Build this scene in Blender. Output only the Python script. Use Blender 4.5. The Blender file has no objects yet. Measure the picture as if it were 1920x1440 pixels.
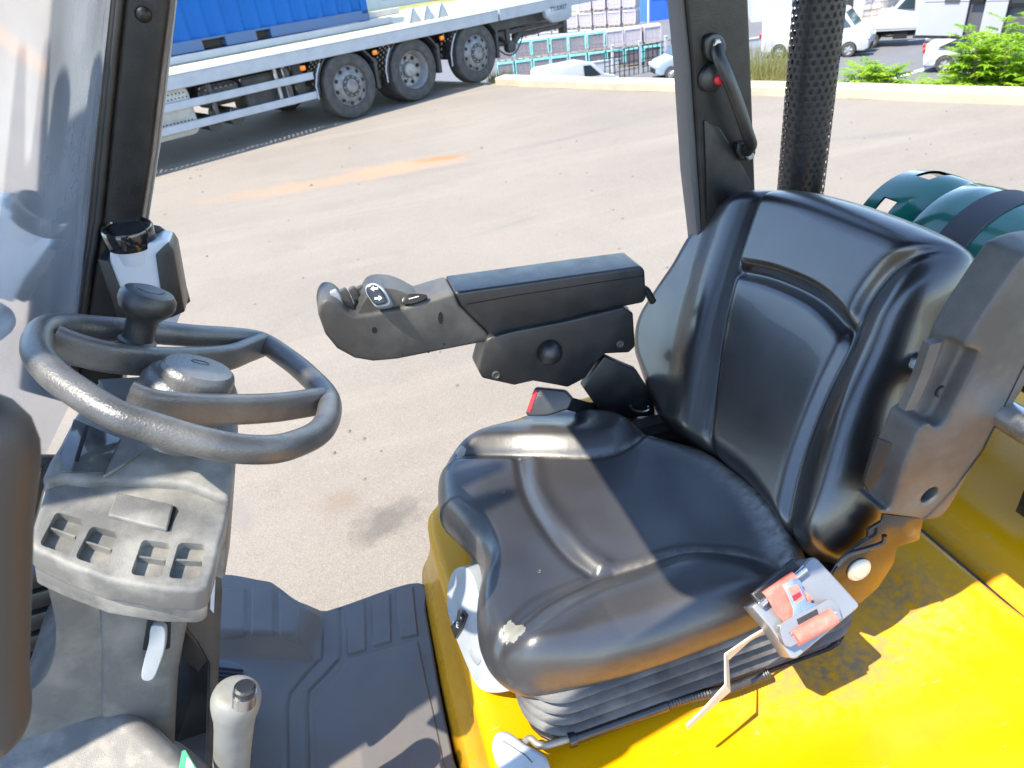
import bpy, bmesh, math, random
import numpy as np
from mathutils import Vector, Matrix
rad=math.radians
SC=bpy.context.scene
# ------------------------------------------------------------------ camera
F=1280.;PITCH=rad(32.4);ROLL=rad(-7.5);YAW=rad(12.5);H=2.08
def _axes():
    fw=np.array([math.sin(YAW)*math.cos(PITCH),math.cos(YAW)*math.cos(PITCH),-math.sin(PITCH)])
    r0=np.array([math.cos(YAW),-math.sin(YAW),0]); u0=np.cross(r0,fw)
    return fw, r0*math.cos(ROLL)+u0*math.sin(ROLL), -r0*math.sin(ROLL)+u0*math.cos(ROLL)
FW,RT,UP=_axes(); CAM=np.array([0,0,H])
cd=bpy.data.cameras.new('camera'); co=bpy.data.objects.new('camera',cd); SC.collection.objects.link(co)
cd.sensor_width=36; cd.lens=24.0; cd.clip_start=.02; cd.clip_end=3000
co.matrix_world=Matrix(((RT[0],UP[0],-FW[0],CAM[0]),(RT[1],UP[1],-FW[1],CAM[1]),(RT[2],UP[2],-FW[2],CAM[2]),(0,0,0,1)))
cd.dof.use_dof=True; cd.dof.focus_distance=1.25; cd.dof.aperture_fstop=8.5
SC.camera=co
# ------------------------------------------------------------------ world, sun
SUN_EL=rad(61); SUN_AZ=rad(18)      # light travels towards azimuth SUN_AZ (from +X, ccw)
w=bpy.data.worlds.new("World"); SC.world=w; w.use_nodes=True
nt=w.node_tree; bg=nt.nodes['Background']; sky=nt.nodes.new('ShaderNodeTexSky')
sky.sky_type='NISHITA'; sky.sun_disc=False; sky.sun_elevation=SUN_EL
sd=np.array([-math.cos(SUN_EL)*math.cos(SUN_AZ),-math.cos(SUN_EL)*math.sin(SUN_AZ),math.sin(SUN_EL)])  # towards the sun
sky.sun_rotation=math.atan2(sd[0],sd[1]); sky.air_density=1.0; sky.dust_density=.0; sky.ozone_density=2.0
hs=nt.nodes.new('ShaderNodeHueSaturation'); hs.inputs['Saturation'].default_value=.95; nt.links.new(sky.outputs[0],hs.inputs['Color']); nt.links.new(hs.outputs[0],bg.inputs[0]); bg.inputs[1].default_value=.135
sl=bpy.data.lights.new('sun','SUN'); sl.energy=3.0; sl.angle=rad(.53); sl.color=(1,.91,.76)
so=bpy.data.objects.new('sun',sl); SC.collection.objects.link(so)
so.rotation_euler=Vector(sd).to_track_quat('Z','Y').to_euler(); so.location=(0,0,20)
SC.view_settings.view_transform='Standard'; SC.view_settings.look='None'; SC.view_settings.exposure=2.15; SC.view_settings.gamma=1
# ------------------------------------------------------------------ pixel -> real plane helpers (photo pixels 1920x1440)
def ray(px,py): return FW+RT*(px-960)/F-UP*(py-720)/F
def onz(px,py,z): d=ray(px,py); return CAM+d*((z-H)/d[2])
def ony(px,py,y): d=ray(px,py); return CAM+d*(y/d[1])
def ond(px,py,z): return CAM+ray(px,py)*z
class Fr:
    def __init__(s,o,a,b,n): s.o=np.array(o,float); s.a=np.array(a,float); s.b=np.array(b,float); s.n=np.array(n,float)
    def uv(s,px,py,w=0):
        d=ray(px,py); o=s.o+s.n*w; t=np.dot(o-CAM,s.n)/np.dot(d,s.n); p=CAM+d*t-s.o; return (float(p@s.a),float(p@s.b))
    def uvs(s,pts,w=0): return [s.uv(p[0],p[1],p[2] if len(p)>2 else w) for p in pts]
    def W(s,u,v,w=0): return s.o+s.a*u+s.b*v+s.n*w
def frn(o,n,up=(0,0,1)):
    n=np.array(n,float); n/=np.linalg.norm(n); a=np.cross(up,n); a/=np.linalg.norm(a); b=np.cross(n,a); return Fr(o,a,b,n)
def fry(y): return Fr((0,y,0),(1,0,0),(0,0,1),(0,-1,0))      # vertical plane facing the near side
def frz(z): return Fr((0,0,z),(1,0,0),(0,1,0),(0,0,1))
# ------------------------------------------------------------------ objects
COL=SC.collection; WO={}
def root(name,label,cat,loc=(0,0,0),group=None,kind=None):
    o=bpy.data.objects.new(name,None); COL.objects.link(o); o.location=loc; o.empty_display_size=.1
    WO[o]=np.array(loc,float); tag(o,label,cat,group,kind); return o
def tag(o,label=None,cat=None,group=None,kind=None):
    if label: o['label']=label
    if cat: o['category']=cat
    if group: o['group']=group
    if kind: o['kind']=kind
    return o
def link(name,me,mat,parent=None):
    o=bpy.data.objects.new(name,me); COL.objects.link(o)
    n=len(me.vertices); c=np.zeros(3)
    if n:
        v=np.empty(n*3); me.vertices.foreach_get('co',v); v=v.reshape(-1,3); c=(v.min(0)+v.max(0))/2
        if parent is None: c[2]=v[:,2].min()
        me.vertices.foreach_set('co',(v-c).ravel())
    if isinstance(mat,(list,tuple)):
        for m in mat: me.materials.append(m)
    elif mat: me.materials.append(mat)
    WO[o]=c
    if parent is not None: o.parent=parent; o.location=c-WO[parent]
    else: o.location=c
    me.update(); return o
def mesh(name,verts,faces,mat,parent=None,smooth=True,angle=35,attrs=None):
    me=bpy.data.meshes.new(name); me.from_pydata([tuple(map(float,v)) for v in verts],[],[tuple(f) for f in faces]); me.validate()
    if smooth:
        me.polygons.foreach_set('use_smooth',[True]*len(me.polygons))
        if angle: me.set_sharp_from_angle(angle=rad(angle))
    if attrs:
        for k,a in attrs.items():
            at=me.attributes.new(k,'FLOAT','POINT'); at.data.foreach_set('value',np.asarray(a,dtype=np.float32))
    return link(name,me,mat,parent)
class MB:
    def __init__(s): s.v=[];s.f=[];s.mi=[]
    def add(s,v,f,mi=0):
        n=len(s.v); s.v+= [tuple(map(float,q)) for q in v]; s.f+=[tuple(i+n for i in q) for q in f]; s.mi+=[mi]*len(f); return s
    def box(s,c,d,fr=None,mi=0):
        c=np.array(c,float);hx,hy,hz=[x/2 for x in d]; P=[(x,y,z) for x in(-hx,hx) for y in(-hy,hy) for z in(-hz,hz)]
        P=[np.array(p)+c for p in P]
        if fr: P=[fr.W(*p) for p in P]
        return s.add(P,[(0,1,3,2),(4,6,7,5),(0,4,5,1),(2,3,7,6),(0,2,6,4),(1,5,7,3)],mi)
    def tube(s,pts,r,seg=10,closed=False,mi=0,sq=None,caps=True):
        v,f=tubegeo(pts,r,seg,closed,sq,caps); return s.add(v,f,mi)
    def lathe(s,prof,o,ax,seg=24,mi=0):
        v,f=lathegeo(prof,o,ax,seg); return s.add(v,f,mi)
    def prism(s,fr,pts,w0,w1,bev=0,mi=0,seg=2):
        v,f=prismgeo(fr,pts,w0,w1,bev,seg); return s.add(v,f,mi)
    def build(s,name,mat,parent=None,smooth=True,angle=35):
        me=bpy.data.meshes.new(name); me.from_pydata(s.v,[],s.f)
        if isinstance(mat,(list,tuple)): me.polygons.foreach_set('material_index',s.mi)
        if smooth:
            me.polygons.foreach_set('use_smooth',[True]*len(me.polygons)); me.set_sharp_from_angle(angle=rad(angle))
        return link(name,me,mat,parent)
def catmull(pts,n=8,closed=False):
    P=[np.array(p,float) for p in pts]; m=len(P); out=[]
    rng=range(m if closed else m-1)
    for i in rng:
        if closed: p0,p1,p2,p3=P[(i-1)%m],P[i],P[(i+1)%m],P[(i+2)%m]
        else: p0,p1,p2,p3=P[max(i-1,0)],P[i],P[i+1],P[min(i+2,m-1)]
        for k in range(n):
            t=k/n; out.append(.5*((2*p1)+(-p0+p2)*t+(2*p0-5*p1+4*p2-p3)*t*t+(-p0+3*p1-3*p2+p3)*t**3))
    if not closed: out.append(P[-1])
    return np.array(out)
def tubegeo(pts,r,seg=10,closed=False,sq=None,caps=True):
    P=np.array(pts,float); m=len(P); R=np.full(m,r) if np.isscalar(r) else np.array(r,float)
    T=np.roll(P,-1,0)-np.roll(P,1,0) if closed else np.gradient(P,axis=0)
    T/=np.linalg.norm(T,axis=1)[:,None]+1e-12
    if sq is not None: ref=np.array(sq[0],float); k1,k2=sq[1],sq[2]
    v=[];nprev=None
    for i in range(m):
        if sq is not None: n=ref-T[i]*(ref@T[i])
        elif nprev is None:
            a=np.array([0,0,1.]) if abs(T[i][2])<.9 else np.array([1.,0,0]); n=a-T[i]*(a@T[i])
        else: n=nprev-T[i]*(nprev@T[i])
        n/=np.linalg.norm(n); nprev=n; b=np.cross(T[i],n)
        for k in range(seg):
            t=2*math.pi*k/seg
            c_,s_=math.cos(t),math.sin(t)
            if sq is not None:
                e=.55; c_=math.copysign(abs(c_)**e,c_)*k1; s_=math.copysign(abs(s_)**e,s_)*k2
            v.append(P[i]+R[i]*(n*c_+b*s_))
    f=[]
    for i in range(m if closed else m-1):
        j=(i+1)%m
        for k in range(seg):
            l=(k+1)%seg; f.append((i*seg+k,i*seg+l,j*seg+l,j*seg+k))
    if not closed and caps: f.append(tuple(range(seg))[::-1]); f.append(tuple((m-1)*seg+k for k in range(seg)))
    return v,f
def lathegeo(prof,o,ax,seg=24):
    ax=np.array(ax,float);ax/=np.linalg.norm(ax); a=np.array([1.,0,0]) if abs(ax[0])<.9 else np.array([0,1.,0]); a=a-ax*(a@ax);a/=np.linalg.norm(a);b=np.cross(ax,a)
    v=[];f=[];o=np.array(o,float);m=len(prof)
    for (r,h) in prof:
        for k in range(seg):
            t=2*math.pi*k/seg; v.append(o+ax*h+(a*math.cos(t)+b*math.sin(t))*max(r,1e-5))
    for i in range(m-1):
        for k in range(seg):
            l=(k+1)%seg; f.append((i*seg+k,i*seg+l,(i+1)*seg+l,(i+1)*seg+k))
    if prof[0][0]<.03: f.append(tuple(range(seg))[::-1])
    if prof[-1][0]<.03: f.append(tuple((m-1)*seg+k for k in range(seg)))
    return v,f
def prismgeo(fr,pts,w0,w1,bev=0,seg=2):
    pts=[tuple(p[:2]) for p in pts]
    A=sum(pts[i][0]*pts[(i+1)%len(pts)][1]-pts[(i+1)%len(pts)][0]*pts[i][1] for i in range(len(pts)))
    if A<0: pts=pts[::-1]
    n=len(pts); bm=bmesh.new()
    lo=[bm.verts.new(fr.W(u,v,min(w0,w1))) for u,v in pts]; hi=[bm.verts.new(fr.W(u,v,max(w0,w1))) for u,v in pts]
    bm.faces.new(lo[::-1]); bm.faces.new(hi)
    for i in range(n): bm.faces.new((lo[i],lo[(i+1)%n],hi[(i+1)%n],hi[i]))
    bm.normal_update()
    if bev>0:
        ed=[e for e in bm.edges if len(e.link_faces)==2 and e.calc_face_angle(0)>rad(28)]
        try: bmesh.ops.bevel(bm,geom=ed,offset=bev,segments=seg,affect='EDGES',profile=.5,clamp_overlap=True)
        except Exception: pass
    bmesh.ops.triangulate(bm,faces=[f for f in bm.faces if len(f.verts)>4])
    bm.verts.index_update(); v=[tuple(x.co) for x in bm.verts]; f=[tuple(x.index for x in q.verts) for q in bm.faces]; bm.free(); return v,f
def prism(name,fr,pts,w0,w1,mat,parent=None,bev=.003,seg=2):
    v,f=prismgeo(fr,pts,w0,w1,bev,seg); return mesh(name,v,f,mat,parent)
def tube(name,pts,r,mat,parent=None,seg=12,closed=False,sq=None):
    v,f=tubegeo(pts,r,seg,closed,sq); return mesh(name,v,f,mat,parent,angle=50)
def lathe(name,prof,o,ax,mat,parent=None,seg=32):
    v,f=lathegeo(prof,o,ax,seg); return mesh(name,v,f,mat,parent)
def sstep(a,b,x): t=np.clip((x-a)/(b-a),0,1); return t*t*(3-2*t)
def pdist(X,Y,poly):
    """distance of points to a polyline, plus the parameter 0..1 along it"""
    P=np.array(poly,float)[:,:2]; best=np.full(X.shape,1e9); par=np.zeros(X.shape); m=len(P)-1
    for i in range(m):
        d=P[i+1]-P[i]; t=np.clip(((X-P[i,0])*d[0]+(Y-P[i,1])*d[1])/(d@d+1e-12),0,1)
        q=np.hypot(X-P[i,0]-t*d[0],Y-P[i,1]-t*d[1]); k=q<best; best=np.where(k,q,best); par=np.where(k,(i+t)/m,par)
    return best,par
def inside(X,Y,poly):
    P=np.array(poly,float)[:,:2]; r=np.zeros(X.shape,bool); n=len(P)
    for i in range(n):
        x1,y1=P[i];x2,y2=P[(i+1)%n]
        c=((y1>Y)!=(y2>Y)); r^=c&(X<(x2-x1)*(Y-y1)/((y2-y1) if abs(y2-y1)>1e-12 else 1e-12)+x1)
    return r
def sdist(X,Y,poly):
    d,_=pdist(X,Y,list(poly)+[poly[0]]); return np.where(inside(X,Y,poly),-d,d)
def sgn(P,X,Y,ref): d,_=pdist(X,Y,P); return np.where(ref>0,d,-d)
def pillow(name,fr,outline,centre,hfun,mat,parent=None,R=.05,Rz=.05,T=.1,tuck=.02,N=240,M=60,roll=10,attrs=None,bottom=True,flare=0.):
    """rounded cushion: outline (belly) in the frame's plane, top surface = hfun, rolled edge, side down to -T"""
    O=np.array(outline,float)[:,:2]; L=np.r_[0,np.cumsum(np.hypot(*np.diff(np.vstack([O,O[:1]]),axis=0).T))]
    s=np.linspace(0,L[-1],N,endpoint=False); OC=np.vstack([O,O[:1]])
    ox=np.interp(s,L,OC[:,0]);oy=np.interp(s,L,OC[:,1]); cx,cy=centre[:2]; dx,dy=ox-cx,oy-cy; D=np.hypot(dx,dy)
    k=np.maximum(1-R/D,.05); rows=[]; 
    for i in range(1,M+1):
        r=(i/M)**.92*k; rows.append((r,0*r,1.))
    for j in range(1,roll+1):
        ph=j/roll*math.pi/2; rows.append((k+(1-k)*math.sin(ph),0*k-Rz*(1-math.cos(ph)),math.cos(ph)**.5 if j<roll else 0.))
    ns=4
    for j in range(1,ns+1):
        t=j/ns; rows.append((1-(tuck*t*t-flare*t)/D,0*k-Rz-(T-Rz)*t,0.))
    X=[cx];Y=[cy];B=[0.];K=[1.]
    for r,z,kk in rows: X+=list(cx+dx*r);Y+=list(cy+dy*r);B+=list(z);K+=[kk]*N
    X=np.array(X);Y=np.array(Y);B=np.array(B);K=np.array(K)
    h=hfun(X,Y) if hfun else 0*X; Z=B+h*K
    V=fr.o+np.outer(X,fr.a)+np.outer(Y,fr.b)+np.outer(Z,fr.n); f=[]
    cw=np.sum(ox*np.roll(oy,-1)-np.roll(ox,-1)*oy)>0
    for i in range(N):
        j=(i+1)%N; f.append((0,1+i,1+j) if cw else (0,1+j,1+i))
    for q in range(len(rows)-1):
        a=1+q*N;b=a+N
        for i in range(N):
            j=(i+1)%N; f.append((a+i,b+i,b+j,a+j) if cw else (a+i,a+j,b+j,b+i))
    if bottom:
        a=1+(len(rows)-1)*N; t=[a+i for i in range(N)]; f.append(tuple(t[::-1] if cw else t))
    at={kk:fn(X,Y,Z) for kk,fn in (attrs or {}).items()}
    return mesh(name,V,f,mat,parent,angle=None,attrs=at)
def rrect(x0,y0,x1,y1,r,n=5):
    o=[]
    for cx,cy,a in ((x1-r,y1-r,0),(x0+r,y1-r,90),(x0+r,y0+r,180),(x1-r,y0+r,270)):
        for i in range(n+1): t=rad(a+90*i/n); o.append((cx+r*math.cos(t),cy+r*math.sin(t)))
    return o
def rpoly(P,r,n=4):
    o=[];P=[np.array(p,float) for p in P];m=len(P)
    for i in range(m):
        a,b,c=P[i-1],P[i],P[(i+1)%m]; u=(a-b)/np.linalg.norm(a-b); v=(c-b)/np.linalg.norm(c-b)
        for k in range(n+1): t=k/n; o.append(tuple((1-t)**2*(b+u*r)+2*t*(1-t)*b+t*t*(b+v*r)))
    return o
def circle(c,r,n=24): return [(c[0]+r*math.cos(2*math.pi*i/n),c[1]+r*math.sin(2*math.pi*i/n)) for i in range(n)]
def cut(o,cutters):
    """subtract closed meshes from o for good, then delete them"""
    for c in cutters:
        m=o.modifiers.new('b','BOOLEAN'); m.operation='DIFFERENCE'; m.object=c; m.solver='EXACT'
    bpy.context.view_layer.update(); dg=bpy.context.evaluated_depsgraph_get()
    me=bpy.data.meshes.new_from_object(o.evaluated_get(dg)); old=o.data; o.modifiers.clear(); o.data=me
    me.polygons.foreach_set('use_smooth',[True]*len(me.polygons)); me.set_sharp_from_angle(angle=rad(33))
    for c in cutters: bpy.data.objects.remove(c,do_unlink=True)
    return o
def copytree(o,parent=None):
    c=o.copy(); COL.objects.link(c)
    if parent is not None: c.parent=parent
    for ch in [x for x in o.children]: copytree(ch,c)
    return c
# ------------------------------------------------------------------ materials
MATS={}
def mat(name,col,rough=.5,metal=0.,bump=0.,bscale=200.,noise=None,nscale=8.,namt=.5,spec=.5,rvar=0.,dust=None,coat=0.,trans=0.,alpha=1.,bump2=None,extra=None,wave=None,nlo=.42,nhi=.68,ndist=0.,ndet=6.):
    m=bpy.data.materials.new(name); m.use_nodes=True; t=m.node_tree; N=t.nodes; L=t.links; b=N['Principled BSDF']
    b.inputs['Base Color'].default_value=(*col,1); b.inputs['Roughness'].default_value=rough; b.inputs['Metallic'].default_value=metal
    b.inputs['Specular IOR Level'].default_value=spec; b.inputs['Coat Weight'].default_value=coat; b.inputs['Transmission Weight'].default_value=trans; b.inputs['Alpha'].default_value=alpha
    tc=N.new('ShaderNodeTexCoord'); cur=None
    def nz(scale,det=6,dist=0.,rough_=.6):
        n=N.new('ShaderNodeTexNoise'); n.inputs['Scale'].default_value=scale; n.inputs['Detail'].default_value=det; n.inputs['Distortion'].default_value=dist; n.inputs['Roughness'].default_value=rough_; L.new(tc.outputs['Object'],n.inputs['Vector']); return n
    def ramp(src,lo,hi,v1=1.):
        r=N.new('ShaderNodeMapRange'); r.inputs[1].default_value=lo; r.inputs[2].default_value=hi; r.inputs[4].default_value=v1; L.new(src,r.inputs[0]); return r.outputs[0]
    def mix(fac,a,c):
        x=N.new('ShaderNodeMix'); x.data_type='RGBA'; 
        if hasattr(fac,'links'): L.new(fac,x.inputs[0])
        else: x.inputs[0].default_value=fac
        for s,q in ((a,6),(c,7)):
            if isinstance(s,tuple): x.inputs[q].default_value=(*s,1)
            else: L.new(s,x.inputs[q])
        return x.outputs[2]
    cur=col
    if noise is not None:
        n=nz(nscale,ndet,ndist); cur=mix(ramp(n.outputs[0],nlo,nhi,namt),cur,noise)
    if dust is not None:      # vertex mask of settled dirt, broken up by noise
        a=N.new('ShaderNodeAttribute'); a.attribute_name='dust'; n=nz(60,8)
        mu=N.new('ShaderNodeMath'); mu.operation='MULTIPLY'; L.new(a.outputs['Fac'],mu.inputs[0]); L.new(ramp(n.outputs[0],.3,.62),mu.inputs[1]); cur=mix(mu.outputs[0],cur,dust)
    if extra: cur=extra(N,L,tc,nz,ramp,mix,cur,b)
    if not isinstance(cur,tuple): L.new(cur,b.inputs['Base Color'])
    if rvar:
        n=nz(nscale*1.7,5); r=N.new('ShaderNodeMapRange'); r.inputs[1].default_value=.3; r.inputs[2].default_value=.7; r.inputs[3].default_value=max(rough-rvar,.03); r.inputs[4].default_value=rough+rvar; L.new(n.outputs[0],r.inputs[0]); L.new(r.outputs[0],b.inputs['Roughness'])
    if bump:
        n=nz(bscale,3); bp=N.new('ShaderNodeBump'); bp.inputs['Strength'].default_value=bump; bp.inputs['Distance'].default_value=.001 if bscale>40 else .01; L.new(n.outputs[0],bp.inputs['Height']); last=bp
        if bump2:
            v=N.new('ShaderNodeTexVoronoi'); v.feature='DISTANCE_TO_EDGE'; v.inputs['Scale'].default_value=bump2[0]; L.new(tc.outputs['Object'],v.inputs['Vector'])
            n2=nz(bump2[0]*.35,3); ad=N.new('ShaderNodeVectorMath'); ad.operation='ADD'; sc=N.new('ShaderNodeVectorMath'); sc.operation='SCALE'; sc.inputs['Scale'].default_value=.03; L.new(n2.outputs[1],sc.inputs[0]); L.new(tc.outputs['Object'],ad.inputs[0]); L.new(sc.outputs[0],ad.inputs[1]); L.new(ad.outputs[0],v.inputs['Vector'])
            b2=N.new('ShaderNodeBump'); b2.inputs['Strength'].default_value=bump2[1]; b2.inputs['Distance'].default_value=bump2[2]; L.new(ramp(v.outputs[0],0,.12),b2.inputs['Height']); L.new(bp.outputs[0],b2.inputs['Normal']); last=b2
        L.new(last.outputs[0],b.inputs['Normal'])
    MATS[name]=m; return m
DUST=(.30,.27,.23)
def tear(N,L,tc,nz,ramp,mix,cur,b):
    a=N.new('ShaderNodeAttribute'); a.attribute_name='tear'; n=nz(45,3); ad=N.new('ShaderNodeMath'); ad.operation='ADD'; L.new(a.outputs['Fac'],ad.inputs[0]); L.new(n.outputs[0],ad.inputs[1])
    return mix(ramp(ad.outputs[0],1.12,1.15),cur,(.24,.22,.18))
M_seat=mat('vinyl_black',(.006,.006,.007),.33,spec=1.,coat=.22,bump=.12,bscale=420,dust=DUST,rvar=.04,nscale=6,noise=(.02,.02,.021),namt=.6,bump2=(120,.10,.0004),extra=tear)
M_cush=mat('cushion_vinyl',(.026,.0255,.028),.36,spec=.9,coat=.1,bump=.16,bscale=420,dust=(.24,.225,.20),rvar=.05,nscale=3,noise=(.040,.038,.038),namt=.7,bump2=(120,.14,.0004),extra=tear)
M_plas=mat('plastic_black',(.010,.010,.011),.36,spec=.8,bump=.5,bscale=900,noise=(.04,.038,.035),nscale=14,namt=.5,rvar=.08)
M_plas2=mat('plastic_dusty',(.058,.053,.049),.45,bump=.6,bscale=700,noise=(.11,.105,.095),nscale=11,namt=.8,rvar=.1)
M_wheel=mat('wheel_grip',(.065,.062,.060),.33,spec=.8,bump=.8,bscale=330,noise=(.17,.16,.15),nscale=9,namt=.75,rvar=.07)
M_dash=mat('dash_dusty',(.145,.14,.133),.5,bump=.7,bscale=600,noise=(.36,.34,.30),nscale=13,namt=.8,rvar=.1)
M_grey=mat('plastic_light_grey',(.34,.36,.38),.4,bump=.2,bscale=700,noise=(.24,.24,.23),nscale=20,namt=.5)
def chips(N,L,tc,nz,ramp,mix,cur,b):
    mp=N.new('ShaderNodeMapping'); mp.inputs['Scale'].default_value=(9,60,30); mp.inputs['Rotation'].default_value=(0,0,.5); L.new(tc.outputs['Object'],mp.inputs[0]); n=N.new('ShaderNodeTexNoise'); n.inputs['Scale'].default_value=1.6; n.inputs['Detail'].default_value=5; L.new(mp.outputs[0],n.inputs[0])
    c=mix(ramp(n.outputs[0],.68,.72,.5),cur,(.45,.34,.16)); return mix(ramp(nz(26,5).outputs[0],.70,.73,.7),c,(.30,.26,.19))
M_yel=mat('yellow_paint',(.64,.29,.0002),.34,extra=chips,spec=.22,coat=.05,noise=(.50,.23,.01),nscale=7,namt=.4,nlo=.56,nhi=.8,ndist=.8,bump=.12,bscale=60,rvar=.1,dust=(.20,.16,.10))
M_rub=mat('rubber_mat',(.115,.099,.090),.5,bump=.5,bscale=500,noise=(.10,.10,.10),nscale=7,namt=.7,ndist=1.5,rvar=.12)
M_metal=mat('steel',(.55,.55,.56),.28,metal=1.,rvar=.08,nscale=30)
M_galv=mat('galvanised',(.42,.44,.46),.45,metal=.4,noise=(.30,.31,.32),nscale=6,namt=.6,bump=.2,bscale=20)
M_blackm=mat('black_enamel',(.012,.012,.013),.22,coat=.4,bump=.15,bscale=90,noise=(.05,.05,.05),nscale=18,namt=.4)
M_post=mat('post_paint',(.007,.007,.008),.38,bump=.4,bscale=350,noise=(.03,.03,.03),nscale=25,namt=.45,rvar=.1)
M_white=mat('white_plastic',(.62,.66,.72),.35,noise=(.5,.52,.55),nscale=8,namt=.3)
M_red=mat('red_webbing',(.66,.12,.09),.6,bump=.9,bscale=900,noise=(.70,.22,.17),nscale=60,namt=.7)
M_redp=mat('red_plastic',(.62,.02,.03),.35)
M_dark=mat('dark_void',(.006,.006,.006),.7)
M_gas=mat('green_paint',(.004,.105,.075),.2,coat=.5,noise=(.006,.08,.056),nscale=4,namt=.6)
M_web=mat('strap_web',(.045,.045,.05),.7,bump=1.,bscale=700)
M_tyre=mat('tyre_rubber',(.038,.037,.036),.75,bump=.6,bscale=60,noise=(.085,.08,.075),nscale=9,namt=.7)
M_rim=mat('rim_dirty',(.22,.22,.21),.45,metal=.3,noise=(.09,.08,.075),nscale=12,namt=.8)
M_wpaint=mat('white_paint',(.42,.43,.44),.3,coat=.3,noise=(.34,.34,.33),nscale=2,namt=.3)
M_alum=mat('alu_rail',(.34,.365,.40),.4,metal=.1,noise=(.26,.28,.31),nscale=5,namt=.6)
M_glass=mat('car_glass',(.02,.03,.035),.08,spec=.8)
# ================================================================== SETTING
LOT=-5.0
K0=np.array([7.9,5.45]); K1=np.array([3.32,13.0]); KD=(K1-K0)/np.linalg.norm(K1-K0); KN=np.array([KD[1],-KD[0]])  # KN points down to the lot
if KN@np.array([1,0])<0: KN=-KN
def wpos(N): return N.new('ShaderNodeNewGeometry').outputs['Position']
def asphalt(name,c1,c2,c3,agg,stains=()):
    m=bpy.data.materials.new(name); m.use_nodes=True; t=m.node_tree; N=t.nodes; L=t.links; b=N['Principled BSDF']; b.inputs['Roughness'].default_value=.85; b.inputs['Specular IOR Level'].default_value=.3
    pos=wpos(N)
    def nz(s,det=5,rough=.6,vec=None,dist=0):
        n=N.new('ShaderNodeTexNoise'); n.inputs['Scale'].default_value=s; n.inputs['Detail'].default_value=det; n.inputs['Roughness'].default_value=rough; n.inputs['Distortion'].default_value=dist; L.new(vec or pos,n.inputs['Vector']); return n.outputs[0]
    def mr(x,a,c,lo=0.,hi=1.):
        r=N.new('ShaderNodeMapRange'); r.inputs[1].default_value=a; r.inputs[2].default_value=c; r.inputs[3].default_value=lo; r.inputs[4].default_value=hi; L.new(x,r.inputs[0]); return r.outputs[0]
    def mix(f,a,c):
        x=N.new('ShaderNodeMix'); x.data_type='RGBA'; L.new(f,x.inputs[0])
        for s,q in ((a,6),(c,7)):
            if isinstance(s,tuple): x.inputs[q].default_value=(*s,1)
            else: L.new(s,x.inputs[q])
        return x.outputs[2]
    cur=mix(mr(nz(.35,6),.35,.65),c1,c2)
    mp=N.new('ShaderNodeMapping'); mp.inputs['Rotation'].default_value=(0,0,rad(-28)); mp.inputs['Scale'].default_value=(.25,2.2,1); L.new(pos,mp.inputs[0])
    cur=mix(mr(nz(.9,7,.65,mp.outputs[0],.6),.5,.78,0,.75),cur,c3)
    cur=mix(mr(nz(2.1,6,.7,None,1),.55,.8,0,.45),cur,tuple(x*.75 for x in c2))
    v=N.new('ShaderNodeTexVoronoi'); v.inputs['Scale'].default_value=agg; L.new(pos,v.inputs['Vector'])
    sp=N.new('ShaderNodeSeparateColor'); L.new(v.outputs['Color'],sp.inputs[0])
    cur=mix(mr(sp.outputs[0],.72,.9,0,.33),cur,tuple(min(x*1.55,.75) for x in c1)); cur=mix(mr(sp.outputs[1],.66,.9,0,.36),cur,tuple(x*.42 for x in c1))
    for (sx,sy,ang,la,lb,colr,amt,nsc) in stains:
        mp=N.new('ShaderNodeMapping'); mp.vector_type='TEXTURE'; mp.inputs['Location'].default_value=(sx,sy,0); mp.inputs['Rotation'].default_value=(0,0,rad(ang)); mp.inputs['Scale'].default_value=(la,lb,1); L.new(pos,mp.inputs[0])
        ln=N.new('ShaderNodeVectorMath'); ln.operation='LENGTH'; L.new(mp.outputs[0],ln.inputs[0])
        ad=N.new('ShaderNodeMath'); ad.operation='ADD'; L.new(ln.outputs['Value'],ad.inputs[0]); L.new(mr(nz(nsc,6,.7),.2,.8,-.55,.55),ad.inputs[1])
        cur=mix(mr(ad.outputs[0],1.05,.35,0,amt),cur,colr)
    L.new(cur,b.inputs['Base Color'])
    bp=N.new('ShaderNodeBump'); bp.inputs['Strength'].default_value=.7; bp.inputs['Distance'].default_value=.004; L.new(nz(agg*.8,3,.8),bp.inputs['Height']); L.new(bp.outputs[0],b.inputs['Normal']); return m
a_=onz(868,296,0)[:2]; b_=onz(640,330,0)[:2]; c_=(a_+b_)/2; ang_=math.degrees(math.atan2(*(a_-b_)[::-1]))
def st(px,py,rx,ry,ang,col,amt,nsc): p=onz(px,py,0); return (p[0],p[1],ang,rx,ry,col,amt,nsc)
STAINS=[(c_[0],c_[1],ang_,np.linalg.norm(a_-b_)*.62,.36,(.30,.19,.11),.65,3.),st(825,297,.36,.16,ang_,(.28,.125,.05),.8,5.),st(560,350,1.2,.3,ang_,(.30,.18,.09),.4,2.5),
  st(728,975,.22,.13,20,(.06,.055,.05),.6,9),st(640,940,.13,.1,0,(.15,.11,.08),.5,12),st(455,970,.06,.18,10,(.15,.14,.13),.5,9),st(860,165,.5,.25,20,(.45,.25,.12),.5,3),st(1080,255,1.2,.09,10,(.13,.12,.11),.5,5),st(1640,255,.8,.12,-20,(.14,.13,.12),.5,5),st(980,275,.7,.1,15,(.15,.14,.12),.4,5),st(960,420,.5,.06,15,(.15,.14,.12),.5,8)]
M_yard=asphalt('yard_asphalt',(.197,.173,.146),(.160,.142,.121),(.232,.204,.169),230,STAINS)
M_lot=asphalt('lot_asphalt',(.105,.11,.12),(.125,.125,.137),(.15,.15,.157),70)
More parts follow.
